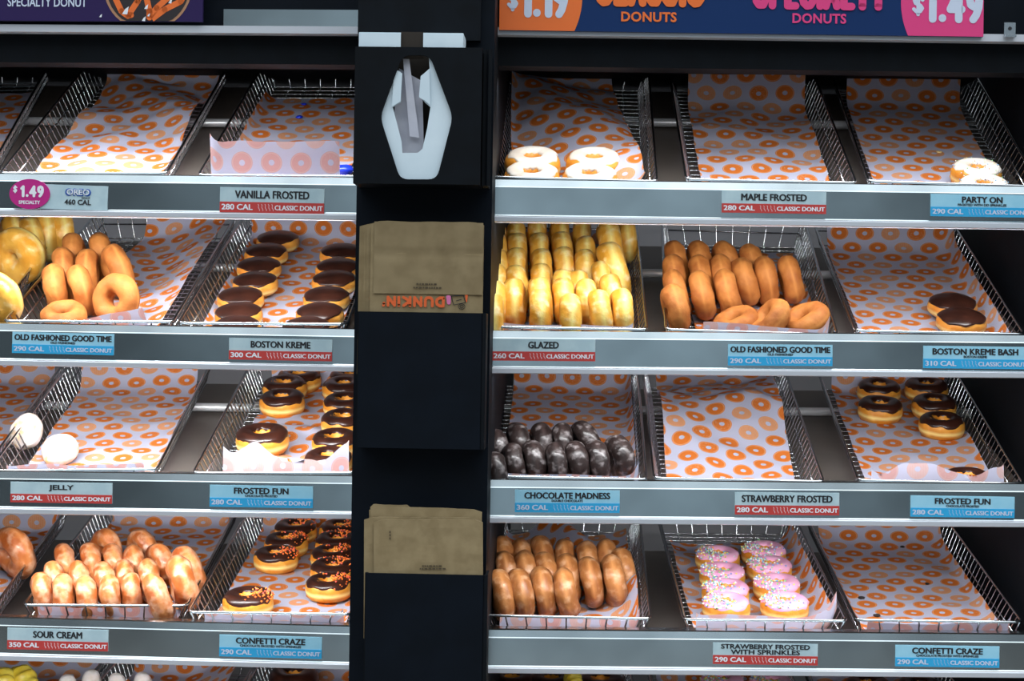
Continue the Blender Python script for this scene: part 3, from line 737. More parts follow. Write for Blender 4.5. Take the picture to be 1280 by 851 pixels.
# ------------------------------------------------------------------ price tags
def price_tag(b, r, px0, px1, py0, py1, title, sub, cal, blue, lab):
    w = ROW[b, r]; m = lip_frame(b, r); off = -.0042
    n = w.h; pA = m.inverted() @ hit(px0, py1[0], w.P + n * off, n); pB = m.inverted() @ hit(px1, py1[1], w.P + n * off, n)
    pC = m.inverted() @ hit(px0, py0, w.P + n * off, n)
    wd = pB.x - pA.x; ht = pC.z - pA.z; ang = -math.atan2(pB.z - pA.z, wd)
    o = thing('price_tag', m @ Matrix.Translation((pA.x, off, pA.z)) @ Matrix.Rotation(ang, 4, 'Y'), lab, 'tag', 'price tags on the shelf lips')
    link('card', MB().box((wd / 2, .0006, ht / 2), (wd, .0012, ht)).mesh('card', M['cardblue' if blue else 'cardgrey']), o)
    bh = ht * .42
    link('colour_band', MB().box((wd / 2, -.0002, bh / 2), (wd, .0006, bh)).mesh('colour_band', M['bandblue' if blue else 'bandred']), o)
    y = -.0003
    lines = title.split('|'); tl = []
    tw = lambda s: min(wd * .95, len(s) * .0075)
    if len(lines) == 1:
        tz = bh + ht * (.20 if sub else .15); hh = ht * (.27 if sub else .30)
        tl.append((text_mesh(lines[0], None, tw(lines[0]), hh, 0, embolden=.0006), wd / 2, tz))
    else:
        for k, s in enumerate(lines): tl.append((text_mesh(s, None, tw(s) * .98, ht * .215, 0, embolden=.00045), wd / 2, bh + ht * (.31 - .255 * k)))
    if sub: tl.append((text_mesh(sub, None, len(sub) * .0029, ht * .10, 0, embolden=.0002), wd / 2, bh + ht * .055))
    t = merged(*tl); link('title_lettering', t.mesh('title_lettering', M['ink']), o, Matrix.Translation((0, y, 0)))
    wave = MB()
    for k in range(5):
        xx = wd * (.37 + .033 * k); pts = [(xx - .002 + .0045 * (1 - j / 6) * .6 + .0007 * math.sin(j * 1.7), 0, bh * (.2 + .6 * j / 6)) for j in range(7)]
        pts = [(xx + .002 - .0004 * j + .0006 * math.sin(j * 1.6), 0, bh * (.18 + .64 * j / 6)) for j in range(7)]
        wave.tube(pts, .00032, 4)
    t = merged((text_mesh(cal, None, wd * .295, bh * .52, 0, embolden=.00045, align='L'), wd * .02, bh * .26), (text_mesh('CLASSIC DONUT', None, wd * .455, bh * .45, 0, embolden=.00035, align='R'), wd * .985, bh * .27), (wave, 0, 0))
    link('calorie_lettering', t.mesh('calorie_lettering', M['white'] if not blue else M['cream_ink']), o, Matrix.Translation((0, -.0006, 0)))
    return o
def T(b, r, px0, px1, py0, py1l, py1r, title, sub, cal, blue, lab): price_tag(b, r, px0, px1, py0, (py1l, py1r), title, sub, cal, blue, lab)
T('L', 1, 274.5, 405, 233.5, 265, 267.5, 'VANILLA FROSTED', None, '280 CAL', 0, 'grey and red tag reading VANILLA FROSTED on the top left shelf')
T('R', 1, 902, 1032.5, 238, 265.5, 267.5, 'MAPLE FROSTED', None, '280 CAL', 0, 'grey and red tag reading MAPLE FROSTED on the top right shelf')
T('R', 1, 1163, 1292, 242, 270, 272, 'PARTY ON', 'FROSTED WITH DD SPRINKLES', '290 CAL', 1, 'light blue tag reading PARTY ON on the top right shelf')
T('L', 2, 15, 142, 414.5, 441, 444, 'OLD FASHIONED GOOD TIME', 'OLD FASHIONED', '290 CAL', 1, 'light blue tag reading OLD FASHIONED GOOD TIME on the left bay')
T('L', 2, 286, 415, 422, 449, 451.5, 'BOSTON KREME', None, '300 CAL', 0, 'grey and red tag reading BOSTON KREME on the second left shelf')
T('R', 2, 614.5, 744, 423, 450.5, 451.5, 'GLAZED', None, '260 CAL', 0, 'grey and red tag reading GLAZED beside the column')
T('R', 2, 910, 1040.5, 430, 456.5, 457.5, 'OLD FASHIONED GOOD TIME', 'OLD FASHIONED', '290 CAL', 1, 'light blue tag reading OLD FASHIONED GOOD TIME on the right bay')
T('R', 2, 1154, 1284, 432, 460, 461.5, 'BOSTON KREME BASH', 'BOSTON KREME', '310 CAL', 1, 'light blue tag reading BOSTON KREME BASH at the right end')
T('L', 3, 13, 140, 602, 627.5, 629.5, 'JELLY', None, '280 CAL', 0, 'grey and red tag reading JELLY on the third left shelf')
T('L', 3, 262, 391, 606, 633, 635, 'FROSTED FUN', 'CHOCOLATE FROSTED', '280 CAL', 1, 'light blue tag reading FROSTED FUN left of the column')
T('R', 3, 643.5, 774.5, 612, 640, 641, 'CHOCOLATE MADNESS', 'DOUBLE CHOCOLATE', '360 CAL', 1, 'light blue tag reading CHOCOLATE MADNESS on the third right shelf')
T('R', 3, 918.5, 1049, 615, 643, 644, 'STRAWBERRY FROSTED', None, '280 CAL', 0, 'grey and red tag reading STRAWBERRY FROSTED in one line')
T('R', 3, 1138, 1268, 619, 645.5, 647.5, 'FROSTED FUN', 'CHOCOLATE FROSTED', '280 CAL', 1, 'light blue tag reading FROSTED FUN at the right end')
T('L', 4, 9, 135, 784.5, 811, 814, 'SOUR CREAM', None, '350 CAL', 0, 'grey and red tag reading SOUR CREAM on the fourth left shelf')
T('L', 4, 274, 402, 793, 820, 823.5, 'CONFETTI CRAZE', 'CHOCOLATE FROSTED WITH SPRINKLES', '290 CAL', 1, 'light blue tag reading CONFETTI CRAZE left of the column')
T('R', 4, 891, 1022, 803, 829.5, 831.5, 'STRAWBERRY FROSTED|WITH SPRINKLES', None, '290 CAL', 0, 'grey and red tag reading STRAWBERRY FROSTED WITH SPRINKLES in two lines')
T('R', 4, 1119, 1249, 806, 832.5, 834.5, 'CONFETTI CRAZE', 'CHOCOLATE FROSTED WITH SPRINKLES', '290 CAL', 1, 'light blue tag reading CONFETTI CRAZE at the right end')
# grey calorie tag with a round magenta price sticker
w = ROW['L', 1]; m = lip_frame('L', 1); n = w.h; off = -.0042
pA = m.inverted() @ hit(50, 260.5, w.P + n * off, n); pB = m.inverted() @ hit(134, 262.5, w.P + n * off, n); pC = m.inverted() @ hit(50, 230, w.P + n * off, n)
wd, ht = pB.x - pA.x, pC.z - pA.z
o = thing('price_tag', m @ Matrix.Translation((pA.x, off, pA.z)) @ Matrix.Rotation(.02, 4, 'Y'), 'small pale tag reading 460 CAL beside the round magenta sticker', 'tag', 'price tags on the shelf lips')
link('card', MB().box((wd / 2, .0006, ht / 2), (wd, .0012, ht)).mesh('card', M['cardgrey']), o)
link('blue_lettering', merged((text_mesh('OREO', None, .040, .0115, .05), wd * .56, ht * .55)).mesh('blue_lettering', M['blueink']), o, Matrix.Translation((0, -.0006, 0)))
link('white_lettering', merged((text_mesh('OREO', None, .035, .0085, .01), wd * .56, ht * .60)).mesh('white_lettering', M['white']), o, Matrix.Translation((0, -.0011, 0)))
link('calorie_lettering', merged((text_mesh('460 CAL', None, .041, .0080, .022), wd * .56, ht * .20), (text_mesh('DONUT', None, .013, .003, .01), wd * .68, ht * .44)).mesh('calorie_lettering', M['ink']), o, Matrix.Translation((0, -.0006, 0)))
pc = m.inverted() @ hit(37.5, 242.5, w.P + n * off, n)
o = thing('price_sticker', m @ Matrix.Translation((pc.x, off - .0014, pc.z)), 'oval magenta sticker reading $1.49 SPECIALTY on the top left shelf', 'sticker')
link('disc', MB().prism(disc(.0315, 0, 48, .0228), -.0004, .0008).mesh('disc', M['magenta']), o)
lt = merged((fat_text('1.49', .038, .018, .0042, space=.42), -.016, -.005), (fat_text('$', .0075, .011, .002), -.0265, .0015), (text_mesh('SPECIALTY', None, .033, .0055, .03), 0, -.0155))
link('lettering', lt.mesh('lettering', M['white']), o, Matrix.Translation((0, -.0006, 0)))

# ------------------------------------------------------------------ wire baskets
class Basket: pass
BK = {}
WD = .0013
def basket(key, b, r, fl, fr, bl, br, lab):
    w = ROW[b, r]; k = Basket(); n = w.n
    A, B2 = hit(*fl, w.rim, n), hit(*fr, w.rim, n)
    if bl is None: y = w.v.copy()
    else:
        c = (hit(*bl, w.rim, n) + hit(*br, w.rim, n)) / 2; y = (c - (A + B2) / 2).normalized(); k.len = (c - (A + B2) / 2).length
    x = y.cross(n).normalized(); k.w = (B2 - A).dot(x); k.b, k.r = b, r
    k.m = frame((A + B2) / 2 - n * H, x, y, n); k.n = n
    hw, fw = k.w / 2, k.w / 2 - .017; k.fw = fw
    o = thing('wire_basket', k.m, lab, 'basket', 'chrome wire baskets on the shelves')
    D = BD; yf, yb = .012, D - .016; z0 = .0
    def rect(z, hx, ya, ybk, rr=.012):
        pts = rounded([(-hx, ya), (hx, ya), (hx, ybk), (-hx, ybk)], rr, 3); return [(p[0], p[1], z) for p in pts]
    link('top_rim', MB().tube(rect(H, hw, 0, D), .0024, 6, True).mesh('top_rim', M['wire'], True), o)
    fg, sgl, sgr, ff, bk = MB(), MB(), MB(), MB(), MB()
    N = 28
    for i in range(N):
        y_ = yf + .006 + (yb - yf - .012) * i / (N - 1)
        yt = .006 + (D - .012) * i / (N - 1)
        fg.tube([(-fw, y_, z0), (fw, y_, z0)], WD, 4, caps=False)
        sgl.tube([(-fw, y_, z0), (-hw, yt, H)], WD, 4, caps=False); sgr.tube([(fw, y_, z0), (hw, yt, H)], WD, 4, caps=False)
    for s_, g in ((-1, sgl), (1, sgr)):
        g.tube([(s_ * (fw + .009), yf, H * .5), (s_ * (fw + .009), yb, H * .5)], WD * 1.2, 4)
    K = max(6, round(2 * fw / .0265))
    for i in range(K + 1):
        xx = -fw + 2 * fw * i / K; xt = -hw + .004 + 2 * (hw - .004) * i / K
        fg.tube([(xx, yf, z0 - .002), (xx, yb, z0 - .002)], WD * 1.2, 4, caps=False)
        ff.tube([(xx, yf, z0 - .002), (xt, 0, H)], WD * 1.1, 4, caps=False)
        bk.tube([(xx, yb, z0 - .002), (xt, D, H)], WD * 1.1, 4, caps=False)
    bk.tube([(-fw - .008, D - .008, H * .5), (fw + .008, D - .008, H * .5)], WD * 1.1, 4)
    ff.tube([(-fw, yf, z0 - .002), (fw, yf, z0 - .002)], WD * 1.1, 4)
    for nm, g in (('floor_grid', fg), ('side_grid', sgl), ('side_grid', sgr), ('front_grid', ff), ('back_grid', bk)):
        link(nm, g.mesh(nm, M['wire'], True), o)
    BK[key] = k; return k
def at(key, px, py, h):
    """basket-local point where the ray through a pixel meets the plane h above the basket's floor"""
    k = BK[key]; p = hit(px, py, k.m.translation + k.n * h, k.n); return k.m.inverted() @ p
BASK = [
 ('L0', 'L', 1, (-215, 212), (-14, 214), (-140, 74), (98, 76), 'wire basket on the top left shelf cut off by the left edge'),
 ('L1', 'L', 1, (1, 215), (207, 218.5), (107, 75), (294, 78), 'wire basket lined with wrinkled paper above the magenta sticker'),
 ('L2', 'L', 1, (248, 219), (455, 221), (331, 77), (505, 79), 'wire basket with paper standing at its front, top shelf beside the column'),
 ('R1', 'R', 1, (612, 223), (821, 225), (632, 77), (813, 79), 'wire basket with the white iced donuts, top shelf beside the column'),
 ('R2', 'R', 1, (858, 225), (1070, 228), (837, 79), (1010, 80), 'empty lined wire basket above the MAPLE FROSTED tag'),
 ('R3', 'R', 1, (1087, 229), (1299, 231), (1037, 81), (1213, 83.5), 'lined wire basket above the PARTY ON tag'),
 ('L0', 'L', 2, (-222, 397), (-10, 400), (-104, 269), (98, 269), 'wire basket of glazed rings cut off by the left edge'),
 ('L1', 'L', 2, (7, 399), (214, 404.5), (115, 270), (296, 272), 'wire basket of brown ring donuts on the left bay, second shelf'),
 ('L2', 'L', 2, (224, 402), (433, 407), (304, 274), (478, 276), 'wire basket of chocolate iced donuts above the BOSTON KREME tag'),
 ('R1', 'R', 2, (598, 409), (808.5, 411), (618, 275), (795, 277), 'wire basket crowded with upright glazed donuts above the GLAZED tag'),
 ('R2', 'R', 2, (832, 414), (1046, 416), (825, 280), (1010, 281), 'wire basket of leaning brown cake donuts, middle of the right bay'),
 ('R3', 'R', 2, (1071, 415.5), (1279, 415.5), (1016, 281), (1197, 284), 'wire basket with two chocolate donuts at the right end'),
 ('L0', 'L', 3, (-225, 584), (-20, 586), (-100, 455), (82, 455), 'wire basket on the third left shelf cut off by the left edge'),
 ('L1', 'L', 3, (-12, 586), (195, 589), (83, 455), (264, 459), 'wire basket with powdered donuts above the JELLY tag'),
 ('L2', 'L', 3, (242, 590), (448, 592), (310, 459), (486, 461), 'wire basket of chocolate ring donuts with crumpled paper, left of the column'),
 ('R1', 'R', 3, (597, 596), (808, 598), (620, 465), (796, 467), 'wire basket of dark chocolate donuts above the CHOCOLATE MADNESS tag'),
 ('R2', 'R', 3, (818, 599), (1029, 600.5), (801, 467), (986, 468.5), 'wire basket holding only rumpled paper above the STRAWBERRY FROSTED tag'),
 ('R3', 'R', 3, (1073, 601), (1279, 604), (1024, 471), (1201, 473), 'wire basket of chocolate ring donuts at the right end, third shelf'),
 ('L0', 'L', 4, (-200, 766), (-14, 767), (-92, 641), (91, 642), 'wire basket on the fourth left shelf cut off by the left edge'),
 ('L1', 'L', 4, (31, 754), (232, 759), (117, 642), (292, 646), 'wire basket full of glazed brown rings above the SOUR CREAM tag'),
 ('L2', 'L', 4, (236, 764.5), (442, 768), (306, 647), (482, 650), 'wire basket of sprinkled chocolate donuts, left of the column'),
 ('R1', 'R', 4, (603, 769), (813, 773), (624, 653), (797, 655), 'wire basket of brown glazed cake donuts, fourth shelf beside the column'),
 ('R2', 'R', 4, (855, 775), (1058, 775), (820, 654), (1001, 655), 'wire basket of pink sprinkled donuts, middle of the right bay'),
 ('R3', 'R', 4, (1071, 776), (1277, 776), (1012, 657), (1192, 658.6), 'lined wire basket with dark crumbs at the right end, fourth shelf'),
 ('L0', 'L', 5, (-190, 958), (10, 960), None, None, 'wire basket holding yellow curls at the bottom left corner'),
 ('L1', 'L', 5, (30, 960), (236, 962), None, None, 'wire basket with white powdered sticks at the bottom edge'),
 ('L2', 'L', 5, (240, 964), (448, 966), None, None, 'wire basket at the bottom edge left of the column'),
 ('R1', 'R', 5, (603, 967), (813, 968), None, None, 'wire basket of dark donuts at the bottom edge beside the column'),
 ('R2', 'R', 5, (838, 969), (1047, 970), None, None, 'wire basket of pink sprinkled donuts at the bottom edge'),
 ('R3', 'R', 5, (1071, 970), (1279, 972), None, None, 'wire basket of dark donuts at the bottom right corner'),
]
for kx, b, r, fl, fr, bl, br, lab in BASK:
    k = basket((kx, r), b, r, fl, fr, bl, br, lab)

# ------------------------------------------------------------------ liner papers
def sp(x, k=.007): return k * math.log1p(math.exp(min(x / k, 60))) if x / k < 60 else x
def paper(key, lab, w=.228, y0=.006, y1=.62, xo=0.0, rot=0.0, amp=.003, seed=0, front=.018, fs=.35, mat='paper', waves=None, backup=.9, freq=11, nx=44, ny=96, edge=0.0, bs=.55):
    k = BK[key]; fw = k.fw - .004; vs = []; fs_ = []; uvs = []
    ca, sa = math.cos(rot), math.sin(rot); D = BD
    for j in range(ny + 1):
        for i in range(nx + 1):
            a = (i / nx - .5) * w; bq = y0 + (y1 - y0) * j / ny
            if edge: bq += edge * noise.noise(Vector((a * 22, seed * 3.7, j // ny))) * (1 if j in (0,) else 0) * 1
            yc = .3; X = xo + a * ca - (bq - yc) * sa; Y = yc + a * sa + (bq - yc) * ca
            ex = sp(abs(X) - fw, .005); x = math.copysign(abs(X) - ex + ex * .36, X); z = ex * .93
            ey = sp(Y - bs, .02 if bs < .54 else .007); y = Y - ey + ey * (1 - backup); z += ey * backup
            ef = sp(front - Y); y = y + ef * (1 - fs); z += ef * math.sqrt(max(0, 1 - fs * fs))
            nz = noise.noise(Vector((X * freq, Y * freq, seed * 7.3))) + .5 * noise.noise(Vector((X * freq * 2.3, Y * freq * 2.3, seed * 3.1)))
            z += .0045 + amp * 1.4 * (nz + .55) * (1 if nz > -.55 else 0)
            if waves:
                for (wx, wy, wr, wh, wang) in waves:
                    d = (X - wx) * math.cos(wang) + (Y - wy) * math.sin(wang); z += wh * math.exp(-(d / wr) ** 2)
            vs.append((x, y, z)); uvs.append((a + .5 + seed * .137, bq + .5 + seed * .091))
    for j in range(ny):
        for i in range(nx): q_ = j * (nx + 1) + i; fs_.append((q_, q_ + 1, q_ + nx + 2, q_ + nx + 1))
    me = bpy.data.meshes.new('liner_paper'); me.from_pydata(vs, [], fs_); me.materials.append(M[mat])
    uvl = me.uv_layers.new(name='UVMap')
    for lp in me.loops: uvl.data[lp.index].uv = uvs[lp.vertex_index]
    me.polygons.foreach_set('use_smooth', [True] * len(me.polygons))
    o = link('liner_paper', me, None, k.m); tag(o, lab, 'paper', 'printed liner papers in the baskets'); return o
LP = 'orange ring printed liner paper '
paper(('L0', 1), LP + 'at the left edge of the top shelf', w=.21, y1=.50, seed=1)
paper(('L1', 1), LP + 'wrinkled, above the magenta sticker, empty', w=.215, xo=.008, y1=.645, amp=.008, seed=2, rot=-.03, waves=[(0, .36, .05, .007, 1.6), (-.10, .62, .05, .016, .6)])
paper(('L2', 1), LP + 'with blue smears, its front standing up, top left shelf', w=.208, y0=-.074, y1=.50, xo=-.017, seed=3, front=.012, fs=-.25, amp=.003)
paper(('R1', 1), LP + 'sloping up at left under the white iced donuts', w=.20, y1=.60, xo=-.012, rot=.10, amp=.006, seed=4, waves=[(-.10, .5, .08, .035, 0.5)])
paper(('R2', 1), LP + 'empty and reaching above its basket, over the MAPLE FROSTED tag', w=.205, xo=.004, y1=.69, amp=.006, seed=5, bs=.47, backup=.85)
paper(('R3', 1), LP + 'in the basket above the PARTY ON tag', w=.20, xo=-.008, y1=.615, seed=6, amp=.002, bs=.50)
paper(('L0', 2), LP + 'under the glazed rings at the left edge', w=.22, y1=.6, seed=7)
paper(('L1', 2), LP + 'raised at right beside the brown rings, second left shelf', w=.205, xo=.030, y0=-.02, y1=.62, rot=-.15, seed=8, amp=.005, waves=[(.115, .3, .05, .030, 0.1)], fs=.2)
paper(('L2', 2), LP + 'under the chocolate donuts above the BOSTON KREME tag', w=.235, y1=.66, seed=9)
paper(('R1', 2), LP + 'under the crowd of glazed donuts', w=.22, y0=-.024, y1=.58, seed=10, fs=.2)
paper(('R2', 2), LP + 'under the leaning brown cake donuts', w=.205, xo=.014, y0=-.030, y1=.52, rot=.05, seed=11, fs=.25)
paper(('R3', 2), LP + 'under two chocolate donuts above the BOSTON KREME BASH tag', w=.245, xo=.012, y1=.66, seed=12, amp=.002, bs=.53)
paper(('L0', 3), LP + 'at the left edge of the third shelf', w=.225, y1=.63, seed=13)
paper(('L1', 3), LP + 'under the powdered donuts above the JELLY tag', w=.215, y0=-.03, xo=.004, y1=.65, bs=.53, seed=14, amp=.0035, fs=.3)
paper(('L2', 3), LP + 'crumpled at the front by the chocolate rings, left of column', w=.20, y0=-.028, y1=.62, xo=.012, seed=15, front=.026, fs=-.4, amp=.007, freq=15, edge=.035)
paper(('R1', 3), LP + 'behind the dark chocolate donuts', w=.225, xo=.018, y0=-.026, y1=.64, seed=16, fs=.25)
paper(('R2', 3), LP + 'rumpled with a diagonal ridge, above the STRAWBERRY FROSTED tag', w=.205, y1=.66, xo=-.004, seed=17, amp=.008, mat='paper_tilt', waves=[(0, .34, .13, .055, 1.85), (0, .58, .10, .04, 1.4)])
paper(('R3', 3), LP + 'folded over at the front, right end of third shelf', w=.205, xo=.004, y0=-.022, y1=.62, seed=18, front=.026, fs=-.45, amp=.004, edge=.03)
paper(('L0', 4), LP + 'at the left edge of the fourth shelf', w=.225, y1=.64, seed=19)
paper(('L1', 4), LP + 'under the glazed brown rings above the SOUR CREAM tag', w=.225, y0=-.018, y1=.64, seed=20)
paper(('L2', 4), LP + 'under the sprinkled chocolate donuts left of the column', w=.225, y0=-.02, xo=.006, y1=.64, seed=21, amp=.002)
paper(('R1', 4), LP + 'under the brown cake donuts, one corner up at the back', w=.225, y0=-.013, y1=.53, rot=.03, seed=22, fs=-.25, waves=[(-.06, .62, .03, .045, .35), (.13, .5, .05, .014, .1)])
paper(('R2', 4), LP + 'under the pink donuts, its front folded up', w=.232, xo=.010, y0=-.018, y1=.50, seed=23, fs=-.25, amp=.004, waves=[(.125, .3, .04, .018, 0)])
paper(('R3', 4), LP + 'with dark crumbs, right end of fourth shelf', w=.232, xo=.004, y0=-.018, y1=.66, bs=.52, seed=24, amp=.0025)
for kx, s_, lb in (('L0', 25, 'behind the yellow curls at the bottom'), ('L1', 26, 'behind the white powdered sticks at the bottom'), ('L2', 27, 'at the bottom edge left of the column'), ('R1', 28, 'under dark donuts at the bottom edge'), ('R2', 29, 'under pink donuts at the bottom edge'), ('R3', 30, 'at the bottom right corner')):
    paper((kx, 5), LP + lb, w=.22, y1=.66, seed=s_, waves=[(.10, .5, .05, .05, .2)] if kx == 'L1' else None)

# ------------------------------------------------------------------ donuts
def spw(c, e): return math.copysign(abs(c) ** e, c)
def ring_pt(R0, a, b, e, th, v):
    rr = R0 - a + a * spw(math.cos(v), e); return Vector((rr * math.cos(th), rr * math.sin(th), b * spw(math.sin(v), e)))
def lump(p, seed, amp, f=28): return amp * (noise.noise(p * f + Vector((seed * 5.1, seed * 2.3, 0))) + .5 * noise.noise(p * f * 2.2 + Vector((0, seed * 4.4, seed))))
def ring_dough(R0, a, b, e=.85, seed=0, amp=.0012, nu=44, nv=20, crease=0.0):
    mb = MB(); vs = []
    for i in range(nu):
        th = 2 * PI * i / nu
        for j in range(nv):
            v = 2 * PI * j / nv; p = ring_pt(R0, a, b, e, th, v); c = Vector(((R0 - a) * math.cos(th), (R0 - a) * math.sin(th), 0))
            d = (p - c).normalized(); k = lump(p, seed, amp)
            if crease: k -= crease * math.exp(-((math.sin(v) - .72) / .13) ** 2) * (1 if math.cos(v) > -.9 else 0)
            vs.append(p + d * k)
    fs = [(i * nv + j, ((i + 1) % nu) * nv + j, ((i + 1) % nu) * nv + (j + 1) % nv, i * nv + (j + 1) % nv) for i in range(nu) for j in range(nv)]
    return mb.add(vs, fs)
def ring_icing(R0, a, b, e=.85, seed=0, t=.0016, nu=60, nv=14, lo=.42, hi=2.35, wob=.35):
    vs = []
    for i in range(nu):
        th = 2 * PI * i / nu; q_ = Vector((math.cos(th), math.sin(th), seed * 1.9))
        v0 = lo - wob * (noise.noise(q_ * 1.7) + .5 * noise.noise(q_ * 4)); v1 = hi + wob * .7 * noise.noise(q_ * 2.1 + Vector((5, 1, 0)))
        for j in range(nv):
            s = j / (nv - 1); v = v0 + (v1 - v0) * s; p = ring_pt(R0, a, b, e, th, v); c = Vector(((R0 - a) * math.cos(th), (R0 - a) * math.sin(th), 0))
            d = (p - c).normalized(); off = t * (math.sin(PI * s) ** .3 if 0 < s < 1 else -.6) + lump(p, seed, .0012)
            vs.append(p + d * off)
    fs = [(i * nv + j, ((i + 1) % nu) * nv + j, ((i + 1) % nu) * nv + j + 1, i * nv + j + 1) for i in range(nu) for j in range(nv - 1)]
    return MB().add(vs, fs)
def shell_dough(R0, b, e=.8, seed=0, amp=.0015, nu=40, nv=20):
    vs = []
    for j in range(nv + 1):
        v = -PI / 2 + PI * j / nv
        for i in range(nu):
            th = 2 * PI * i / nu; p = Vector((R0 * spw(math.cos(v), e) * math.cos(th), R0 * spw(math.cos(v), e) * math.sin(th), b * spw(math.sin(v), e)))
            vs.append(p + p.normalized() * lump(p, seed, amp))
    fs = [(j * nu + i, j * nu + (i + 1) % nu, (j + 1) * nu + (i + 1) % nu, (j + 1) * nu + i) for j in range(nv) for i in range(nu)]
    return MB().add(vs, fs)
def shell_icing(R0, b, e=.8, seed=0, t=.0018, nu=56, nv=12, lo=.30, wob=.22):
    vs = []
    for i in range(nu):
        th = 2 * PI * i / nu; q_ = Vector((math.cos(th), math.sin(th), seed * 1.9)); v0 = lo - wob * (noise.noise(q_ * 1.7) + .5 * noise.noise(q_ * 4))
        for j in range(nv):
            s = j / (nv - 1); v = v0 + (PI / 2 - v0) * s
            p = Vector((R0 * spw(math.cos(v), e) * math.cos(th), R0 * spw(math.cos(v), e) * math.sin(th), b * spw(math.sin(v), e)))
            vs.append(p + p.normalized() * ((t if j else -t) + lump(p, seed, .0012)))
    fs = [(i * nv + j, ((i + 1) % nu) * nv + j, ((i + 1) % nu) * nv + j + 1, i * nv + j + 1) for i in range(nu) for j in range(nv - 1)]
    return MB().add(vs, fs)
def sprinkle_mesh(R0, a, b, e, seed, n, ang=None, spread=PI, ln=.0045, rad=.0008, ball=False, vlo=.5, vhi=2.4):
    rg = random.Random(seed); mb = MB()
    for _ in range(n):
        th = rg.uniform(0, 2 * PI) if ang is None else rg.gauss(ang, spread); v = rg.uniform(vlo, vhi)
        p = ring_pt(R0, a, b, e, th, v); c = Vector(((R0 - a) * math.cos(th), (R0 - a) * math.sin(th), 0)); nrm = (p - c).normalized()
        p = p + nrm * .0028
        if ball:
            rr = rad * rg.uniform(.8, 1.25); vs = [p + Vector(q_) * rr for q_ in ((1, 0, 0), (-1, 0, 0), (0, 1, 0), (0, -1, 0), (0, 0, 1), (0, 0, -1))]
            mb.add(vs, [(0, 2, 4), (2, 1, 4), (1, 3, 4), (3, 0, 4), (2, 0, 5), (1, 2, 5), (3, 1, 5), (0, 3, 5)])
        else:
            d = Vector((rg.gauss(0, 1), rg.gauss(0, 1), rg.gauss(0, 1))); d = (d - nrm * d.dot(nrm) * .85).normalized() * ln / 2
            mb.tube([p - d, p + d], rad, 5)
    return mb
KIND = {}
def kind(name, objname, cat, flat_h, variants): KIND[name] = (objname, cat, flat_h, variants)
V3 = range(3)
RF = dict(R0=.0415, a=.0168, b=.0185, e=.85)
mk = lambda mb, nm, m: (nm, mb.mesh(nm or 'donut', m, True), None)
def frosted(ic, spr=None, lo=.42):
    out = []
    for s in V3:
        ps = [mk(ring_dough(**RF, seed=s), 'dough', M['yeast']), mk(ring_icing(**RF, seed=s + 3, lo=lo), 'icing', ic)]
        if spr == 'mix': ps.append(('sprinkles', sprinkle_mesh(RF['R0'], RF['a'], RF['b'], RF['e'], s + 11, 120, PI * 1.15, .85, rad=.0021, ball=True).mesh('sprinkles', M['spr_mix'], True), 'stuff'))
        if spr == 'light': ps.append(('sprinkles', sprinkle_mesh(RF['R0'], RF['a'], RF['b'], RF['e'], s + 21, 60, None, 1, rad=.0011, ball=True).mesh('sprinkles', M['spr_mix'], True), 'stuff'))
        if spr == 'hot': ps.append(('sprinkles', sprinkle_mesh(RF['R0'], RF['a'], RF['b'], RF['e'], s + 31, 75, -.2 + s * .5, .75, rad=.0018, ball=True).mesh('sprinkles', M['spr_hot'], True), 'stuff'))
        out.append(ps)
    return out
kind('vanilla', 'frosted_donut', 'donut', .0185, frosted(M['vanilla'], lo=.8))
kind('party', 'sprinkled_donut', 'donut', .0185, frosted(M['vanilla'], 'light', lo=.65))
kind('chocring', 'frosted_donut', 'donut', .0185, frosted(M['choc']))
kind('confetti', 'sprinkled_donut', 'donut', .0185, frosted(M['choc'], 'hot'))
kind('strawb', 'sprinkled_donut', 'donut', .0185, frosted(M['strawberry'], 'mix', lo=.4))
kind('kreme', 'filled_donut', 'donut', .0175, [[mk(shell_dough(.0395, .0175, seed=s), 'dough', M['shell']), mk(shell_icing(.0395, .0175, seed=s, lo=.34), 'icing', M['choc'])] for s in V3])
kind('glazed', 'glazed_donut', 'donut', .0165, [[mk(ring_dough(.043, .0185, .0180, .8, s, .0020), None, M['glazed'])] for s in V3])
kind('cake', 'cake_donut', 'donut', .0165, [[mk(ring_dough(.0405, .0160, .0170, .95, s, .0028, crease=.0022), None, M['cake'])] for s in V3])
kind('sour', 'glazed_cake_donut', 'donut', .0165, [[mk(ring_dough(.0385, .0165, .0165, .95, s, .0036, crease=.0020), None, M['sour'])] for s in V3])
kind('spice', 'glazed_cake_donut', 'donut', .0165, [[mk(ring_dough(.0415, .0165, .0165, .95, s, .0034, crease=.0018), None, M['spice'])] for s in V3])
kind('choccake', 'chocolate_cake_donut', 'donut', .0165, [[mk(ring_dough(.037, .0155, .0165, .95, s, .0036), None, M['choccake'])] for s in V3])
kind('jelly', 'powdered_donut', 'donut', .018, [[mk(shell_dough(.036, .0195, .85, seed=s, amp=.003), None, M['sugar'])] for s in V3])
kind('darkring', 'frosted_donut', 'donut', .0185, frosted(M['choc'], lo=-.5))
def stick(seed):
    mb = shell_dough(.017, .04, .75, seed, .003); return mb
kind('stick', 'powdered_stick', 'donut', .04, [[mk(stick(s), None, M['powder'])] for s in V3])
def curl(seed):
    mb = ring_dough(.036, .016, .018, .9, seed, .001, 60, 16)
    for v in mb.v:
        th = math.atan2(v.y, v.x); k = 1 + .10 * math.sin(th * 12 + v.z * 90); v.x *= k; v.y *= k; v.z *= 1 + .12 * math.sin(th * 12)
    return mb
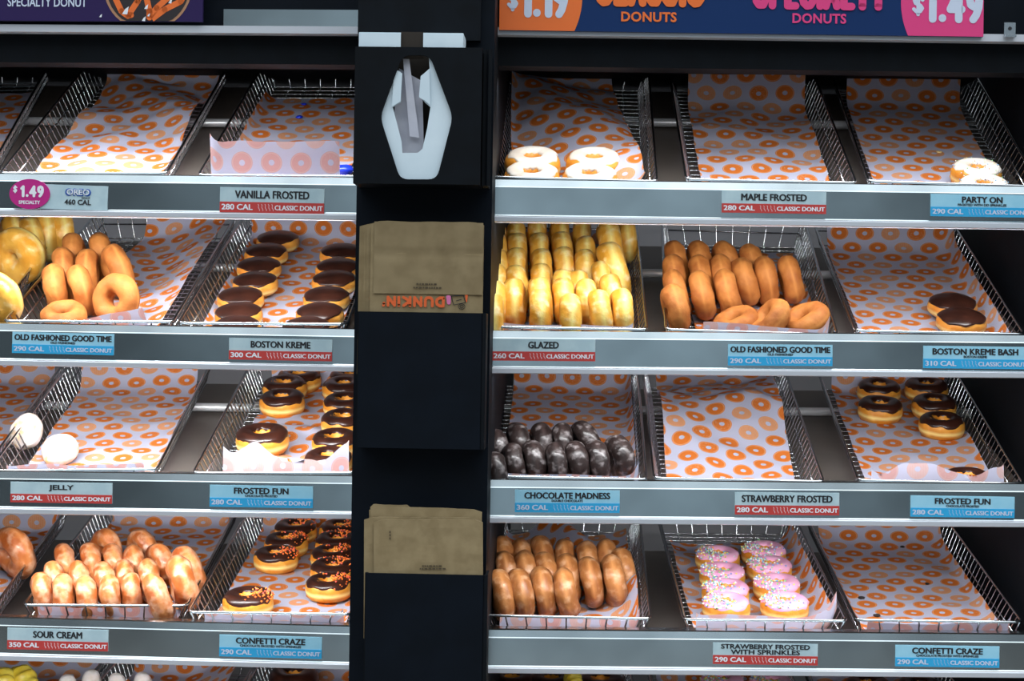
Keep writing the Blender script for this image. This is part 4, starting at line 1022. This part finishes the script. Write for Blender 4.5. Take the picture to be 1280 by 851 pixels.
kind('curl', 'cruller', 'donut', .018, [[mk(curl(s), None, M['curl'])] for s in V3])

rg = random.Random(42)
def put(kd, key, rotm, center, scale, lab, group):
    on, cat, fh, var = KIND[kd]; ps = rg.choice(var); m = BK[key].m @ Matrix.Translation(center) @ rotm.to_4x4() @ Matrix.Diagonal((*scale, 1))
    if len(ps) == 1 and ps[0][0] is None or ps[0][0] is None:
        o = link(on, ps[0][1], None, m); tag(o, lab, cat, group)
    else:
        o = thing(on, m, lab, cat, group)
        for nm, me, kd_ in ps:
            c = link(nm, me, o)
            if kd_: c['kind'] = kd_
    return o
BASE = .0065
def flat(kd, key, items, scale=1.0, group=None, tilt=0.0):
    """donuts lying flat: pixel of the middle of the top"""
    fh = KIND[kd][2]
    for it in items:
        px, py, lab = it[:3]; o = it[3] if len(it) > 3 else {}
        s = o.get('s', scale); s3 = (s, s * o.get('sy', 1), s * o.get('sz', 1)); z = BASE + 2 * fh * s3[2] + o.get('up', 0)
        p = at(key, px, py, z); c = Vector((p.x, p.y, z - fh * s3[2]))
        rot = Euler((o.get('rx', tilt), o.get('ry', 0), 0)).to_matrix() @ Euler((0, 0, o.get('rz', rg.uniform(-.5, .5) if KIND[kd][0] != 'sprinkled_donut' else rg.uniform(-.25, .25)))).to_matrix()
        put(kd, key, rot, c, s3, lab, group)
def stand(kd, key, items, R0, scale=1.0, group=None, yaw=0.0, lean=0.0, back=.0):
    """donuts on edge: pixel of the topmost point; yaw turns the face to the viewer, lean tips it sideways, back tips it away"""
    for it in items:
        px, py, lab = it[:3]; o = it[3] if len(it) > 3 else {}
        s = o.get('s', scale); yw = o.get('yaw', yaw + rg.uniform(-.08, .08)); ln = o.get('lean', lean + rg.uniform(-.05, .05)); bkk = o.get('back', back)
        rot = Matrix.Rotation(ln, 3, 'Y') @ Matrix.Rotation(yw, 3, 'Z') @ Matrix.Rotation(PI / 2, 3, 'Y') 
        rot = Matrix.Rotation(-bkk, 3, 'X') @ rot
        rot = rot @ Matrix.Rotation(rg.uniform(0, 6.28), 3, 'Z')
        up = Matrix.Rotation(-bkk, 3, 'X') @ Matrix.Rotation(ln, 3, 'Y') @ Vector((0, 0, 1))
        th = .0165 * s
        hz = (R0 * s) * abs(up.z) + th * math.sqrt(max(0, 1 - up.z ** 2)); zc = BASE + hz + o.get('up', 0)
        top = zc + R0 * s * up.z; p = at(key, px, py, top); c = Vector((p.x, p.y, top)) - up * R0 * s
        put(kd, key, rot, c, (s,) * 3, lab, group)
ORD = ['leftmost', 'second from left', 'third from left', 'fourth from left', 'fifth from left', 'sixth from left', 'seventh from left', 'eighth from left']
def ranks(fmt, rows, conv):
    """rows = [(rank phrase, [(X, Y[, opts])...])]: labelled left to right inside each rank"""
    out = []
    for phrase, pts in rows:
        pts = sorted(pts, key=lambda p: p[0]); n_ = len(pts)
        for i, p in enumerate(pts):
            w_ = ORD[i] if i < n_ - 1 or n_ == 1 else 'rightmost'
            px, py = conv(p[0], p[1]); out.append((px, py, fmt % (w_ + ' in ' + phrase), p[2] if len(p) > 2 else {}))
    return out
def column(fmt, pts, conv, side):
    out = []
    nm = ['nearest', 'second nearest', 'third nearest', 'fourth nearest', 'fifth nearest', 'sixth nearest', 'seventh nearest', 'eighth nearest']
    for i, p in enumerate(pts):
        w_ = nm[i] if i < len(pts) - 1 else 'farthest'
        px, py = conv(p[0], p[1]); out.append((px, py, fmt % (w_ + ' in the ' + side), p[2] if len(p) > 2 else {}))
    return out
def cv(ox, oy, k): return lambda x, y: (ox + x / k, oy + y / k)

# top shelf
g = 'white iced donuts on the top right shelf'
flat('vanilla', ('R1', 1), [(666, 192, 'white iced ring donut, rear left of four on the top shelf'), (743, 193, 'white iced ring donut, rear right of four on the top shelf'),
     (665, 211, 'white iced ring donut, front left of four on the top shelf'), (738, 213, 'white iced ring donut, front right of four on the top shelf')], 1.06, g)
g = 'sprinkled white donuts above the PARTY ON tag'
flat('party', ('R3', 1), [(1222, 206, 'sprinkled white donut, rear of two above the PARTY ON tag'), (1231, 226, 'sprinkled white donut, front of two above the PARTY ON tag')], .95, g)
# second shelf
c = cv(0, 260, 4.256); g = 'glazed rings at the left edge'
stand('glazed', ('L0', 2), [(*c(95, 105), 'large glazed ring donut facing out at the left edge, second shelf', dict(yaw=1.15, lean=.1, s=1.15)), (*c(-40, 340), 'glazed ring donut cut off by the left edge, front of its basket', dict(yaw=1.2, s=1.1)),
   (*c(60, 40), 'glazed donut at the back left, behind the large facing ring', dict(yaw=.4)), (*c(150, 50), 'glazed donut at the back middle, behind the large facing ring', dict(yaw=.4)), (*c(235, 20), 'glazed donut at the back right, behind the large facing ring', dict(yaw=.3)), (*c(320, 10), 'glazed donut farthest right beside the wire at the left edge', dict(yaw=.3))], .043, 1.05, g)
g = 'brown old fashioned rings on the left bay'
stand('cake', ('L1', 2), [(*c(385, 137), 'brown ring donut at the back left of its basket, left bay', dict(yaw=.15)), (*c(515, 130), 'brown ring donut at the back right of its basket, left bay', dict(yaw=.3, lean=-.15)),
   (*c(330, 215), 'brown ring donut in the second rank at left, left bay', dict(yaw=.25)), (*c(460, 218), 'brown ring donut in the second rank, middle, left bay', dict(yaw=.2)),
   (*c(590, 195), 'large brown ring donut leaning by the paper, left bay', dict(yaw=.55, lean=-.18, s=1.1, up=.004)), (*c(270, 300), 'brown ring donut in the third rank at left, left bay', dict(yaw=.3, lean=-.12)),
   (*c(405, 305), 'brown ring donut in the third rank beside the facing ring, left bay', dict(yaw=.45, lean=-.1)), (*c(585, 355), 'brown ring donut facing out at the front of the left bay basket', dict(yaw=1.15, lean=-.3, s=1.04, back=.5))], .0405, 1.05, g, .3)
flat('cake', ('L1', 2), [(*c(335, 525), 'brown ring donut lying flat at the front of the left bay basket', dict(s=.9, up=.012, rx=.12))], 1.0, g)
c = cv(210, 260, 4.052); g = 'chocolate iced filled donuts above the BOSTON KREME tag'; fm_ = 'chocolate filled donut above the BOSTON KREME tag, %s'
flat('kreme', ('L2', 2), column(fm_, [(345, 568), (355, 498), (365, 417), (440, 340), (460, 264), (495, 193), (555, 128)], c, 'left column'), .97, g)
flat('kreme', ('L2', 2), column(fm_, [(700, 572), (768, 497), (800, 415), (842, 332), (858, 270), (876, 194)], c, 'right column'), .97, g)
c = cv(600, 260, 4.052); g = 'upright glazed donuts above the GLAZED tag'; fm_ = 'upright glazed donut above the GLAZED tag, %s'
stand('glazed', ('R1', 2), ranks(fm_, [
   ('the front rank', [(65, 440), (165, 362), (305, 412), (460, 437), (600, 420), (718, 412)]),
   ('the second rank', [(75, 372), (182, 292), (298, 352, dict(s=.97)), (418, 356), (540, 362), (655, 340, dict(lean=-.15))]),
   ('the third rank', [(80, 288), (185, 205), (305, 285, dict(up=-.002)), (420, 315), (500, 318), (605, 270, dict(lean=-.2))]),
   ('the fourth rank', [(85, 205), (185, 130), (308, 212), (418, 200), (525, 213), (648, 180, dict(lean=-.22, yaw=.15, s=1.15))]),
   ('the fifth rank', [(85, 128), (180, 70), (300, 130), (410, 122), (530, 146), (640, 75, dict(lean=-.22, s=1.1))]),
   ('the back rank', [(80, 65), (290, 55), (405, 55), (515, 62), (735, 58, dict(lean=-.15))])], c), .043, .92, g, .04, -.05)
c = cv(810, 270, 4.256); g = 'leaning brown cake donuts on the right bay'; fm_ = 'leaning brown cake donut in the right bay, %s'
stand('cake', ('R2', 2), ranks(fm_, [
   ('the back rank', [(135, 138), (258, 135), (395, 133), (530, 150)]),
   ('the middle rank', [(125, 210), (258, 212), (375, 208), (490, 226), (610, 220), (735, 215)]),
   ('the third rank', [(125, 290), (265, 293), (395, 287)]), ('the front', [(125, 365)])], c), .0405, 1.0, g, .12, -.24)
stand('cake', ('R2', 2), [(*c(592, 528), 'brown cake donut lying at the front left, right bay second shelf', dict(s=.9, lean=1.22, yaw=.1)), (*c(745, 462), 'brown cake donut propped at the front middle, right bay second shelf', dict(s=.95, lean=.72, yaw=.05)), (*c(960, 503), 'brown cake donut lying at the front right, right bay second shelf', dict(s=1.0, lean=1.08, yaw=.05))], .0405, 1, g)
flat('kreme', ('R3', 2), [(1192, 371, 'chocolate iced filled donut, rear of two at the right end'), (1203, 390, 'chocolate iced filled donut, front of two at the right end')], 1.0, 'two chocolate filled donuts at the right end')
# third shelf
flat('jelly', ('L1', 3), [(32, 530, 'powdered white donut propped up at left above the JELLY tag', dict(rx=.9, up=.016, s=.74, sy=1.2)), (74, 551, 'powdered white donut lying at right above the JELLY tag', dict(rx=.45, up=.006, s=.84))], 1, 'powdered donuts above the JELLY tag')
c = cv(230, 450, 4.257); g = 'chocolate iced rings left of the column'; fm_ = 'chocolate iced ring left of the column, %s'
flat('chocring', ('L2', 3), column(fm_, [(415, 370, dict(s=1.05)), (520, 180), (535, 105), (610, 60)], c, 'left column'), .96, g)
flat('chocring', ('L2', 3), column(fm_, [(765, 492), (805, 392), (850, 285), (858, 195), (850, 110), (885, 60)], c, 'right column'), .94, g)
c = cv(600, 450, 4.054); g = 'dark chocolate cake donuts above the CHOCOLATE MADNESS tag'; fm_ = 'dark glazed chocolate donut on edge, %s'
stand('choccake', ('R1', 3), ranks(fm_, [('the rear rank', [(85, 350), (190, 322), (310, 322), (415, 325), (515, 310, dict(yaw=.5, lean=-.2))]),
   ('the front rank', [(70, 470), (160, 420), (268, 412), (380, 420), (485, 415), (590, 415), (695, 382, dict(yaw=.45, lean=-.12))])], c), .037, .95, g, .15, -.06)
c = cv(1010, 450, 3.867); g = 'chocolate iced rings at the right end'
flat('chocring', ('R3', 3), [(*c(345, 108), 'chocolate iced ring donut at the right end, rear left'), (*c(575, 103), 'chocolate iced ring donut at the right end, rear right'), (*c(352, 197), 'chocolate iced ring donut at the right end, front of the left pair'),
   (*c(612, 185), 'chocolate iced ring donut at the right end, middle of the right column'), (*c(650, 273), 'chocolate iced ring donut at the right end, front of the right column'), (*c(775, 548), 'chocolate iced donut half hidden by folded paper at the right end', dict(sz=.8))], .93, g)
# fourth shelf
c = cv(0, 630, 3.852)
stand('sour', ('L0', 4), [(*c(30, 110), 'glazed brown ring donut cut off by the left edge, fourth shelf', dict(yaw=.8, lean=-.25, s=1.2))], .0385, 1.1, 'glazed brown rings on the fourth left shelf')
g = 'glazed brown rings above the SOUR CREAM tag'; fm_ = 'glazed ring donut above the SOUR CREAM tag, %s'
stand('sour', ('L1', 4), ranks(fm_, [
   ('the back rank', [(520, 122, dict(yaw=.9, lean=.1)), (670, 118, dict(yaw=.7))]),
   ('the third rank', [(305, 195), (425, 184), (540, 190), (635, 195), (765, 188, dict(yaw=.7)), (880, 200, dict(yaw=.5, lean=-.2, s=1.1))]),
   ('the second rank', [(255, 274), (375, 278), (495, 278), (598, 268), (708, 262), (845, 250, dict(yaw=.35, lean=-.25, s=1.2))]),
   ('the front rank', [(190, 332), (303, 338), (410, 344), (518, 344), (625, 330), (725, 340, dict(lean=-.3, s=1.05))])], c), .0385, .95, g, .25, -.08)
c = cv(220, 630, 3.85); g = 'sprinkled chocolate donuts left of the column'; fm_ = 'orange sprinkled donut left of the column, %s'
flat('confetti', ('L2', 4), column(fm_, [(345, 425, dict(s=.98)), (480, 222), (530, 152), (575, 90)], c, 'left column'), .93, g)
flat('confetti', ('L2', 4), column(fm_, [(735, 355), (755, 282), (755, 215), (775, 152), (790, 92)], c, 'right column'), .93, g)
c = cv(600, 640, 4.033); g = 'brown glazed cake donuts on the fourth right shelf'; fm_ = 'brown donut on edge, fourth right shelf, %s'
stand('spice', ('R1', 4), ranks(fm_, [('the back rank', [(105, 130), (195, 136), (300, 122), (415, 136), (530, 150), (625, 136), (700, 180, dict(lean=-.25))]),
   ('the middle rank', [(112, 195), (212, 196), (318, 200), (428, 212), (540, 228), (655, 214, dict(s=1.06))]), ('the front rank', [(95, 292), (190, 290), (300, 280), (410, 284)])], c), .0415, 1.0, g, .10, -.20)
c = cv(810, 640, 4.032); g = 'pink sprinkled donuts on the fourth right shelf'; fm_ = 'pink sprinkled donut on the fourth shelf, %s'
flat('strawb', ('R2', 4), column(fm_, [(395, 432), (392, 362), (375, 278), (352, 192)], c, 'left column'), .93, g)
flat('strawb', ('R2', 4), column(fm_, [(690, 430), (650, 335), (612, 245), (585, 170)], c, 'right column'), .93, g)
# lowest shelf, only the backs of its baskets show
g = 'yellow crullers at the bottom left corner'
stand('curl', ('L0', 5), [(4, 837, 'yellow cruller at the very bottom left corner', dict(yaw=.3)), (28, 834, 'yellow cruller at the bottom left beside the white sticks', dict(yaw=.7))], .036, 1.1, g)
g = 'white powdered sticks at the bottom edge'
for i, (px, py, lb) in enumerate(((85, 841, 'leftmost'), (115, 835, 'second from left'), (147, 840, 'third from left'), (179, 839, 'rightmost'))):
    p = at(('L1', 5), px, py, BASE + .07); put('stick', ('L1', 5), Matrix.Rotation(.25, 3, 'X'), Vector((p.x, p.y, BASE + .036)), (1, 1, .85), f'white powdered stick at the bottom edge, {lb} of four', g)
flat('darkring', ('L2', 5), [(367, 838, 'dark chocolate donut at the bottom edge left of the column', dict(s=1.05))], 1.0)
g = 'dark donuts with yellow icing at the bottom edge'
flat('darkring', ('R1', 5), [(640, 843, 'dark donut at the bottom edge, next to the column'), (690, 844, 'dark donut at the bottom edge, left of the yellow curl'), (752, 845, 'dark donut at the bottom edge, right of the yellow curl')], 1.0, g)
stand('curl', ('R1', 5), [(717, 838, 'small yellow curl between the dark donuts at the bottom edge', dict(yaw=.2, s=.7, up=.02))], .036, .8)
g = 'pink sprinkled donuts at the bottom edge'
flat('strawb', ('R2', 5), [(903, 845, 'pink sprinkled donut at the bottom edge, left one'), (964, 848, 'pink sprinkled donut at the bottom edge, right one')], .95, g)
flat('darkring', ('R3', 5), [(1085, 849, 'dark donut at the bottom edge below the CONFETTI CRAZE tag, left one'), (1150, 851, 'dark donut at the bottom edge below the CONFETTI CRAZE tag, right one')], .95, 'dark donuts at the bottom right')

# ------------------------------------------------------------------ crumbs and smears
def blob(name, key, px, py, s, mat, lab, cat, h=.008, sz=.4):
    mb = MB(); bm = bmesh.new(); bmesh.ops.create_icosphere(bm, subdivisions=2, radius=1)
    for v in bm.verts: v.co *= 1 + .35 * noise.noise(v.co * 1.6 + Vector((px, py, 0)))
    me = bpy.data.meshes.new(name); 
    for v in bm.verts: v.co = Vector((v.co.x * s, v.co.y * s * .9, v.co.z * s * sz))
    bm.to_mesh(me); bm.free(); me.materials.append(M[mat]); me.polygons.foreach_set('use_smooth', [True] * len(me.polygons))
    p = at(key, px, py, h); o = link(name, me, None, BK[key].m @ Matrix.Translation((p.x, p.y, h))); tag(o, lab, cat); return o
blob('crumb', ('L1', 1), 81, 202, .006, 'crumb_dark', 'dark crumb at the front left of the top left liner', 'crumb')
blob('crumb', ('L1', 1), 147, 172, .006, 'crumb_pale', 'tan crumb in the middle of the top left liner', 'crumb')
blob('frosting_smear', ('L2', 1), 431, 212, .014, 'blue_frost', 'large blue frosting smear at the front beside the column', 'smear', .02, .6)
blob('frosting_smear', ('L2', 1), 374, 146, .006, 'blue_frost', 'small blue frosting smear on the liner behind the standing paper', 'smear', .009)
blob('frosting_smear', ('L2', 1), 380, 130, .005, 'blue_frost', 'blue frosting smear at the back of the top left liner', 'smear', .009)
blob('frosting_smear', ('R2', 3), 872, 527, .008, 'strawberry', 'pink frosting smear on the rumpled liner', 'smear', .014)
blob('crumb', ('R2', 1), 968, 174, .005, 'crumb_pale', 'pale crumb on the liner above the MAPLE FROSTED tag', 'crumb')
blob('crumb', ('R3', 1), 1174, 190, .005, 'crumb_pale', 'pale crumb on the liner left of the sprinkled white donuts', 'crumb')
for px, py, s, lb in ((1128, 683.5, .005, 'at the back'), (1159, 729.5, .004, 'in the middle'), (1077, 747, .006, 'at the left'), (1096, 769, .006, 'at the front')):
    blob('crumb', ('R3', 4), px, py, s, 'crumb_dark', f'dark crumb {lb} of the empty liner at the right end', 'crumb')
bpy.context.view_layer.update()
for k_, k in BK.items():
    if hasattr(k, 'len'): print('BASKET', k_, round(k.w, 3), round(k.len, 3))
